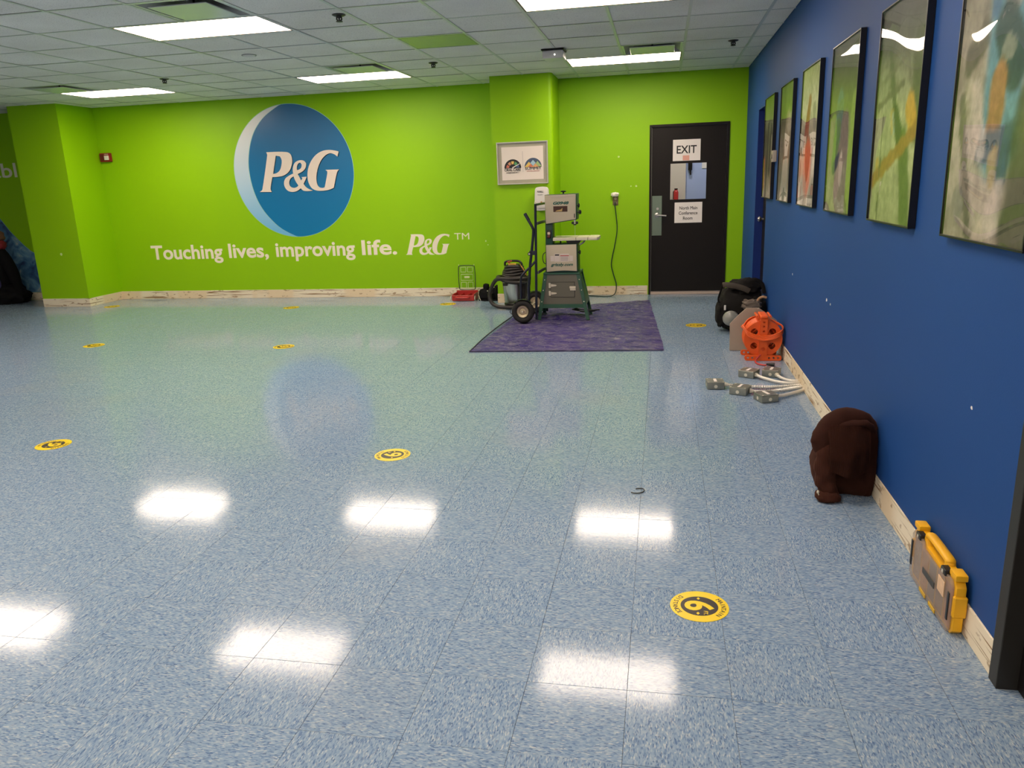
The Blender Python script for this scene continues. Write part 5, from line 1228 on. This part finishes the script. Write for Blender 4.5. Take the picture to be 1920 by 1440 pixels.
bm = BM(); blob(bm, (.645, 7.47, .165), (.075, .05, .072), .03, 3, 1.0, 28, 18, seed=1.2); dome = obj('plastic_dome', bm, M('frosted_grey_plastic', (.24, .24, .21), .3, var=.25, scale=18, coat=.3), bag, 60)
bm = BM(); tube(bm, [(.645+.073*math.cos(a), 7.475, .165+.070*math.sin(a)) for a in [2*PI*k/24 for k in range(24)]], .005, 6, True); obj('dome_rim', bm, m_bag, dome, 60)

# ---- cut sheet metal panel leaning behind the reel
m_sheet = M('galvanized_panel', (.42, .35, .27), .42, .3, var=.10, scale=5)
t = thing('metal_panel', 'beige grey metal plate with a cut corner standing behind the orange reel', 'metal plate', (.77, 6.83, 0))
bm = BM(); prism(bm, [(.585, .002), (.935, .002), (.938, .270), (.905, .300), (.845, .340), (.815, .374), (.712, .372), (.640, .305), (.580, .238)], 'y', 6.79, 6.800, .001, 1); obj('plate', bm, m_sheet, t)
bm = BM(); prism(bm, [(.800, .366), (.815, .374), (.905, .312), (.965, .268), (.950, .252), (.88, .300)], 'y', 6.77, 6.789); obj('bent_flange', bm, m_sheet, t)
bm = BM(); box(bm, .60, .92, 6.801, 6.86, .002, .010); obj('foot_flange', bm, m_sheet, t, 0)

# ---- orange cord reel
m_or = M('safety_orange_plastic', (.82, .11, .012), .38, var=.08)
m_orc = M('orange_cord_jacket', (.80, .12, .02), .42, var=.12)
reel = thing('cord_reel', 'orange extension cord storage reel standing against the blue wall', 'cord reel', (.815, 6.50, 0))
rx, rz, rr = .815, .180, .150
def holed_plate(y0, y1):
    me = outline_mesh([circle_pts(rx, rz, rr, 48)]+[circle_pts(rx+.092*math.cos(a), rz+.092*math.sin(a), .027, 18) for a in (PI*.22, PI*.78, PI*1.22, PI*1.78)], y1-y0)
    me.transform(Matrix.Translation((0, (y0+y1)/2, 0)) @ ROT['y-']); b = BM(); b.from_mesh(me); bpy.data.meshes.remove(me); return b
for y in (6.425, 6.600):
    obj('flange', holed_plate(y, y+.006), m_or, reel)
bm = BM(); lathe(bm, [(.045, 6.432), (.045, 6.599)], (rx, 0, rz), 'y', 24); obj('drum', bm, M('reel_dark_core', (.10, .02, .015), .6), reel)
for y0, y1 in ((6.405, 6.422), (6.610, 6.627)):
    me = outline_mesh([[(rx-.033, .046), (rx+.033, .046), (rx+.028, .345), (rx-.028, .345)], circle_pts(rx, .100, .014, 14), circle_pts(rx, .180, .016, 14), circle_pts(rx, .245, .009, 12), circle_pts(rx, .285, .009, 12), circle_pts(rx, .320, .009, 12)], y1-y0)
    me.transform(Matrix.Translation((0, (y0+y1)/2, 0)) @ ROT['y-']); b = BM(); b.from_mesh(me); bpy.data.meshes.remove(me); obj('side_post', b, m_or, reel)
    loops = [round_loop([(.675, .012), (.690, .003), (.945, .003), (.960, .012), (.960, .038), (.945, .046), (.690, .046), (.675, .038)], 3, 80)]+[circle_pts(x, .025, .0085, 12) for x in (.70, .735, .77, .865, .90, .935)]
    me = outline_mesh(loops, y1-y0); me.transform(Matrix.Translation((0 if y0 < 6.5 else -.012, (y0+y1)/2, 0)) @ ROT['y-']); b = BM(); b.from_mesh(me); bpy.data.meshes.remove(me); obj('foot_bar', b, m_or, reel)
bm = BM(); box(bm, rx-.030, rx+.030, 6.405, 6.627, .346, .372, .010, 3); obj('top_handle', bm, m_or, reel)
for s in (-1, 1):
    bm = BM(); tube(bm, [(rx+s*.05, 6.425, .362), (rx+s*.05, 6.605, .362)], .010, 8); obj('handle_bar', bm, m_or, reel)
for k in range(7):
    R_ = .070+.010*k
    pts = [(rx+R_*math.cos(a), 6.445+.14*((k*.37+a/6.28) % 1), rz+R_*math.sin(a)) for a in [2*PI*q/30 for q in range(31)]]
    bm = BM(); tube(bm, pts, .007, 6); obj('cord_wrap', bm, m_orc, reel, 60)
for k in range(9):
    R_ = .140+.003*(k % 3)
    pts = [(rx+R_*math.cos(a), 6.45+.016*k+.004*math.sin(3*a+k), rz+R_*math.sin(a)) for a in [2*PI*q/36 for q in range(36)]]
    bm = BM(); tube(bm, pts, .0075, 6, True); obj('cord_wrap', bm, m_orc, reel, 60)
for k in range(4):
    d = .010*k
    pts = smooth_path([(.668-.004*k, 6.56, .26), (.655+d*.4, 6.44, .285-d), (.70, 6.396-.004*k, .238-d), (.80, 6.390-.004*k, .208-d), (.90, 6.390-.004*k, .222-d), (.960, 6.42, .255-d), (.968, 6.54, .27), (.90, 6.63, .30-d), (.81, 6.645, .33), (.72, 6.62, .31-d)], 6, True)
    bm = BM(); tube(bm, pts, .0065, 6, True); obj('cord_loop', bm, m_orc, reel, 60)
bm = BM(); tube(bm, smooth_path([(.80, 6.41, .052), (.762, 6.38, .02), (.752, 6.33, .008), (.765, 6.27, .007), (.80, 6.235, .007), (.825, 6.225, .008)], 5), .0065, 8); pig = obj('pigtail', bm, M('red_orange_pigtail', (.55, .05, .04), .45), reel, 60)
bm = BM(); lathe(bm, [(.006, 0), (.008, .004), (.015, .045), (.016, .062), (.012, .064)], (0, 0, 0), 'x', 12); bmesh.ops.transform(bm, matrix=Matrix.Translation((.822, 6.226, .016)) @ Matrix.Rotation(-.25, 4, 'Z'), verts=bm.verts); obj('plug', bm, m_kn, pig)

# ---- junction boxes on flexible conduit
m_galv = M('galvanized_box', (.30, .31, .27), .42, .75, var=.15, scale=30)
m_cond = M('armoured_conduit', (.72, .68, .60), .42, .35, var=.08)
m_lite = M('bright_cover_slot', (.88, .80, .72), .4, 0)
def junction(lab, c, rz, exit_local, path, ribbed=True):
    """steel box with raised cover; path in room coordinates from box to wall"""
    t = thing('junction_box', lab, 'junction box', (c[0], c[1], 0), 0, 'junction boxes on the floor by the blue wall')
    Rz = Matrix.Translation((c[0], c[1], 0)) @ Matrix.Rotation(rz, 4, 'Z')
    def B(nm, a, mat, parent=t, **k):
        b = BM(); box(b, *a, **k); bmesh.ops.transform(b, matrix=Rz, verts=b.verts); return obj(nm, b, mat, parent)
    bx_ = B('box', (-.060, .060, -.060, .060, .002, .050), m_galv, bev=.005)
    cv = B('cover', (-.062, .062, -.062, .062, .0502, .054), m_galv, bev=.001, seg=1)
    B('raised_ring', (-.010, .010, -.038, .038, .0542, .0580), m_lite, cv, bev=.001, seg=1)
    for sx in (-1, 1):
        for sy in (-1, 1):
            b = BM(); lathe(b, [(.005, .0542), (.004, .0562)], (sx*.050, sy*.050, 0), 'z', 8); bmesh.ops.transform(b, matrix=Rz, verts=b.verts); obj('cover_screw', b, m_zinc, cv)
    for s in ((0, -1), (-1, 0)):
        b = BM(); ax = 'y' if s[0] == 0 else 'x'; lathe(b, [(.012, -.0605), (.012, -.0615)], (0, 0, .024), ax, 14); bmesh.ops.transform(b, matrix=Rz, verts=b.verts); obj('knockout', b, m_zinc, bx_)
    P = smooth_path(path, 40); b = BM(); n = len(P)
    pr_ = [P[0]]
    for p in P[1:]:
        if (p-pr_[-1]).length > .0022: pr_.append(p)
    m_ = len(pr_)
    tube(b, pr_, (lambda k: .0108+.0020*math.cos(k*(m_-1)*PI/2)) if ribbed else (lambda k: .0118+.0005*math.cos(k*(m_-1)*PI/2)), 10); obj('conduit', b, m_cond, t, 60)
    d = (P[3]-P[0]).normalized(); b = BM(); lathe(b, [(.014, 0), (.017, .003), (.017, .012), (.0135, .014), (.0135, .028)], (0, 0, 0), 'z', 14)
    q = Vector((0, 0, 1)).rotation_difference(d).to_matrix().to_4x4(); bmesh.ops.transform(b, matrix=Matrix.Translation(P[0]) @ q, verts=b.verts); obj('connector', b, m_zinc, t)
WX = XR-.008
junction('steel junction box farthest out on the floor, on a long ribbed conduit', (.385, 5.545), .05, 0, [(.448, 5.545, .026), (.55, 5.535, .017), (.72, 5.52, .016), (.86, 5.545, .016), (WX, 5.585, .017)])
junction('steel junction box in front of the long ribbed conduit, turned corner on', (.548, 5.40), -.42, 0, [(.606, 5.378, .026), (.68, 5.385, .017), (.80, 5.43, .016), (.90, 5.49, .016), (WX, 5.535, .017)])
junction('steel junction box nearest the viewer, on a smooth straight conduit', (.698, 5.225), .38, 0, [(.756, 5.247, .026), (.82, 5.30, .018), (.90, 5.375, .017), (WX, 5.46, .017)], False)
junction('rear left steel junction box just below the orange reel', (.655, 5.885), -.50, 0, [(.698, 5.835, .026), (.745, 5.765, .020), (.82, 5.675, .018), (.90, 5.63, .018), (WX, 5.635, .018)], False)
junction('rear right steel junction box tucked beside the rear left one', (.822, 5.915), -.30, 0, [(.850, 5.851, .026), (.866, 5.80, .020), (.895, 5.74, .018), (.93, 5.70, .018), (WX, 5.69, .018)], False)

# ---- brown jacket draped over a bag
def fleece(name, c, wave=True):
    m = bpy.data.materials.new(name); n, N, L, b = nt(m)
    tc = N.new('ShaderNodeTexCoord'); q = N.new('ShaderNodeTexNoise'); q.inputs['Scale'].default_value = 25; q.inputs['Detail'].default_value = 5; L.new(tc.outputs['Object'], q.inputs['Vector'])
    mx = N.new('ShaderNodeMix'); mx.data_type = 'RGBA'; mx.inputs[6].default_value = tuple(v*.75 for v in c)+(1,); mx.inputs[7].default_value = tuple(v*1.25 for v in c)+(1,); L.new(q.outputs['Fac'], mx.inputs[0]); L.new(mx.outputs[2], b.inputs['Base Color'])
    b.inputs['Roughness'].default_value = .95; b.inputs['Sheen Weight'].default_value = .12; b.inputs['Sheen Tint'].default_value = (.5, .2, .12, 1); b.inputs['Specular IOR Level'].default_value = .15
    h = q.outputs['Fac']
    if wave:
        w = N.new('ShaderNodeTexWave'); w.wave_type = 'BANDS'; w.bands_direction = 'X'; w.inputs['Scale'].default_value = 42; w.inputs['Distortion'].default_value = .6; L.new(tc.outputs['Object'], w.inputs['Vector']); h = w.outputs['Fac']
    bp = N.new('ShaderNodeBump'); bp.inputs['Strength'].default_value = .3; bp.inputs['Distance'].default_value = .003; L.new(h, bp.inputs['Height']); L.new(bp.outputs[0], b.inputs['Normal'])
    return m
m_br = fleece('brown_fleece', (.030, .0098, .0062), False); m_brr = fleece('brown_ribbed_knit', (.043, .0145, .0088), True)
jk = thing('brown_jacket', 'dark brown knit jacket draped in a heap against the blue wall', 'jacket', (.85, 3.58, 0))
def jfold(p):
    p = p.copy()
    p.x += .012*math.sin(p.z*26+p.y*9)+.010*noise.noise(Vector((p.x*14, p.y*14, p.z*9)))
    p.y += .016*noise.noise(Vector((p.x*16, 3, p.z*11)))
    k = 1-.42*sm(.20, .42, p.z); p.x = .872+(p.x-.872)*k; p.y = 3.575+(p.y-3.575)*k
    p.x = min(p.x, XR-.009)
    return p
bm = BM(); blob(bm, (.852, 3.615, .200), (.132, .118, .215), .08, 3, .52, 56, 44, seed=11, zmin=.001, fn=jfold); obj('body', bm, m_br, jk, 70)
def roll(name, path, rad, mat, flat=None, sides=18, amp=.012):
    P = smooth_path(path, 9); bm = BM(); tube(bm, P, rad, sides, flat=flat)
    for v in bm.verts:
        c = v.co.copy()
        k = noise.noise(c*26)*amp*.8+noise.noise(c*11)*amp
        v.co += Vector((k, noise.noise(c*17+Vector((5, 0, 0)))*amp, k*.7)); v.co.x = min(v.co.x, XR-.009); v.co.z = max(v.co.z, .001)
    return obj(name, bm, mat, jk, 70)
roll('hood_fold', [(.766, 3.54, .215), (.748, 3.530, .275), (.756, 3.535, .335), (.795, 3.545, .388), (.85, 3.56, .410), (.91, 3.57, .395), (.948, 3.57, .345)], lambda k: .044+.016*math.sin(k*PI), m_br, amp=.009)
roll('collar_fold', [(.770, 3.500, .362), (.81, 3.492, .392), (.86, 3.488, .404), (.915, 3.492, .400), (.950, 3.51, .360)], lambda k: .010+.009*math.sin(k*PI), m_br, amp=.014)
# ribbed sleeve hanging over the front, its hem standing off the heap
bm = BM(); nu, nv_ = 26, 28; g = []
for j in range(nv_+1):
    v = j/nv_; row = []
    for i in range(nu+1):
        u = i/nu
        x = .748+(.188-.030*v)*u+.006*v+.006*noise.noise(Vector((v*5, 8, u))); z = .402-.222*v-.012*math.sin(u*PI)*v+.010*noise.noise(Vector((u*3, 2, 1)))
        y = 3.462-.050*math.sin(min(1, u*1.05)*PI)**.6-.030*math.sin(v*PI*.75)-.020*v+.016*noise.noise(Vector((u*3.5, v*3, 5)))+(.06*(1-v)**4)
        row.append(bm.verts.new((x, y, z)))
    g.append(row)
for j in range(nv_):
    for i in range(nu): bm.faces.new((g[j][i], g[j+1][i], g[j+1][i+1], g[j][i+1]))
bmesh.ops.solidify(bm, geom=bm.faces[:], thickness=.014); obj('ribbed_sleeve', bm, m_brr, jk, 70)
roll('side_fold', [(.775, 3.53, .330), (.752, 3.50, .225), (.750, 3.495, .12), (.770, 3.490, .030)], lambda k: .040+.004*math.sin(k*PI), m_brr, amp=.012)
roll('right_fold', [(.925, 3.56, .395), (.945, 3.54, .335), (.952, 3.53, .22), (.952, 3.52, .12), (.948, 3.54, .012)], lambda k: .026+.006*math.sin(k*PI), m_br, amp=.006)
bm = BM(); blob(bm, (.766, 3.462, .022), (.055, .052, .026), .25, 3, .8, 26, 16, seed=2.7, zmin=.001); obj('cuff', bm, m_brr, jk, 70)
bm = BM(); blob(bm, (.716, 3.438, .055), (.006, .004, .009), 0, 1, .8, 10, 8); tube(bm, [(.718, 3.438, .045), (.724, 3.438, .030)], .003, 6); obj('zip_pull', bm, m_zinc, jk)

jk.location.y += .085; jk.location.x += .006; jk.scale = (1, 1, .9)

# ---- yellow organizer case
m_cy = M('case_yellow', (.86, .44, .004), .42, var=.06)
m_lidc = M('scuffed_smoke_lid', (.46, .37, .30), .28, 0, var=.5, scale=11, alpha=.38)
cs = thing('organizer_case', 'yellow tool case with scuffed clear lid standing on edge by the blue wall', 'tool case', (.955, 2.66, 0))
X0, X1, Y0, Y1, Z1 = .930, .972, 2.445, 2.875, .240
bm = BM(); prism(bm, [(Y0, .02), (Y0+.02, .002), (Y1-.02, .002), (Y1, .02), (Y1, .175), (Y1-.025, .200), (Y1-.125, .200), (Y1-.14, .178), (Y0+.14, .178), (Y0+.125, .200), (Y0+.025, .200), (Y0, .175)], 'x', X0+.012, X1, .003, 2); body = obj('shell', bm, m_cy, cs)
bm = BM(); box(bm, X0+.006, X1+.006, Y0-.006, Y0+.012, .070, .145, .004, 1); obj('end_bumper', bm, m_cy, body)
bm = BM(); box(bm, X0+.006, X1+.006, Y1-.012, Y1+.006, .070, .145, .004, 1); obj('end_bumper', bm, m_cy, body)
for ya, yb in ((Y0+.002, Y0+.060), (Y1-.060, Y1-.002)):
    bm = BM(); box(bm, X0+.006, X1+.003, ya, yb, .196, .218, .006, 2); obj('corner_bumper', bm, m_cy, body)
bm = BM(); tube(bm, smooth_path([(.957, Y0+.112, .194), (.957, Y0+.116, .206), (.957, Y0+.135, .214), (.957, Y1-.135, .214), (.957, Y1-.116, .206), (.957, Y1-.112, .194)], 5), .014, 10, flat=(.018, .011)); obj('handle', bm, m_cy, cs, 60)
bm = BM(); prism(bm, [(Y0+.012, .018), (Y0+.026, .006), (Y1-.026, .006), (Y1-.012, .018), (Y1-.012, .172), (Y1-.03, .192), (Y1-.12, .192), (Y1-.134, .168), (Y0+.134, .168), (Y0+.12, .192), (Y0+.03, .192), (Y0+.012, .172)], 'x', X0, X0+.011, .003, 1); lid = obj('lid', bm, m_lidc, cs)
for y in (Y0+.085, Y1-.085):
    bm = BM(); box(bm, X0-.005, X0+.020, y-.022, y+.022, .182, .204, .003, 1); lt = obj('latch', bm, m_kn, cs)
    bm = BM(); box(bm, X0-.007, X0-.0052, y-.006, y+.006, .188, .198); obj('latch_pin', bm, m_zinc, lt, 0)
for y in (Y0+.022, Y1-.026):
    bm = BM(); box(bm, X0-.004, X0-.0003, y-.008, y+.008, .050, .150, .002, 1); obj('side_clip', bm, m_kn, lid)
bm = BM(); box(bm, X0-.003, X0-.0003, 2.60, 2.72, .085, .108, .001, 1); obj('lid_label', bm, M('worn_dark_label', (.05, .05, .045), .5, var=.3), lid)
bm = BM(); box(bm, X0-.003, X0-.0003, Y0+.065, Y0+.125, .105, .160, .001, 1); obj('price_sticker', bm, M('orange_white_sticker', (.75, .50, .30), .5, var=.35, scale=40), lid)
for y in (2.60, 2.70):
    bm = BM(); box(bm, X0-.004, X0-.0003, y-.032, y+.032, .008, .024, .002, 1); obj('hinge_tab', bm, M('hinge_yellow', (.62, .38, .02), .5), lid)
for k, y in enumerate((2.50, 2.58, 2.66, 2.74, 2.82)):
    bm = BM(); box(bm, X0+.0112, X0+.0118, y-.034, y+.034, .015, .16); obj('bin', bm, M('bin_contents_%d' % k, ((.70, .26, .06), (.40, .26, .16), (.30, .27, .24), (.62, .30, .10), (.38, .30, .24))[k], .5, var=.4, scale=30), cs, 0)

# ---- scrap of wire on the floor
bm = BM(); tube(bm, smooth_path([(x-.262, y-.128, .0045) for x, y in ((.148, 3.715), (.178, 3.722), (.190, 3.705), (.180, 3.672), (.150, 3.660), (.128, 3.668))], 5), .0028, 6)
tag(obj('wire_scrap', bm, M('dark_scrap_wire', (.05, .05, .05), .5), None, 60), 'short curl of dark wire lying on the floor beyond a light reflection', 'wire')
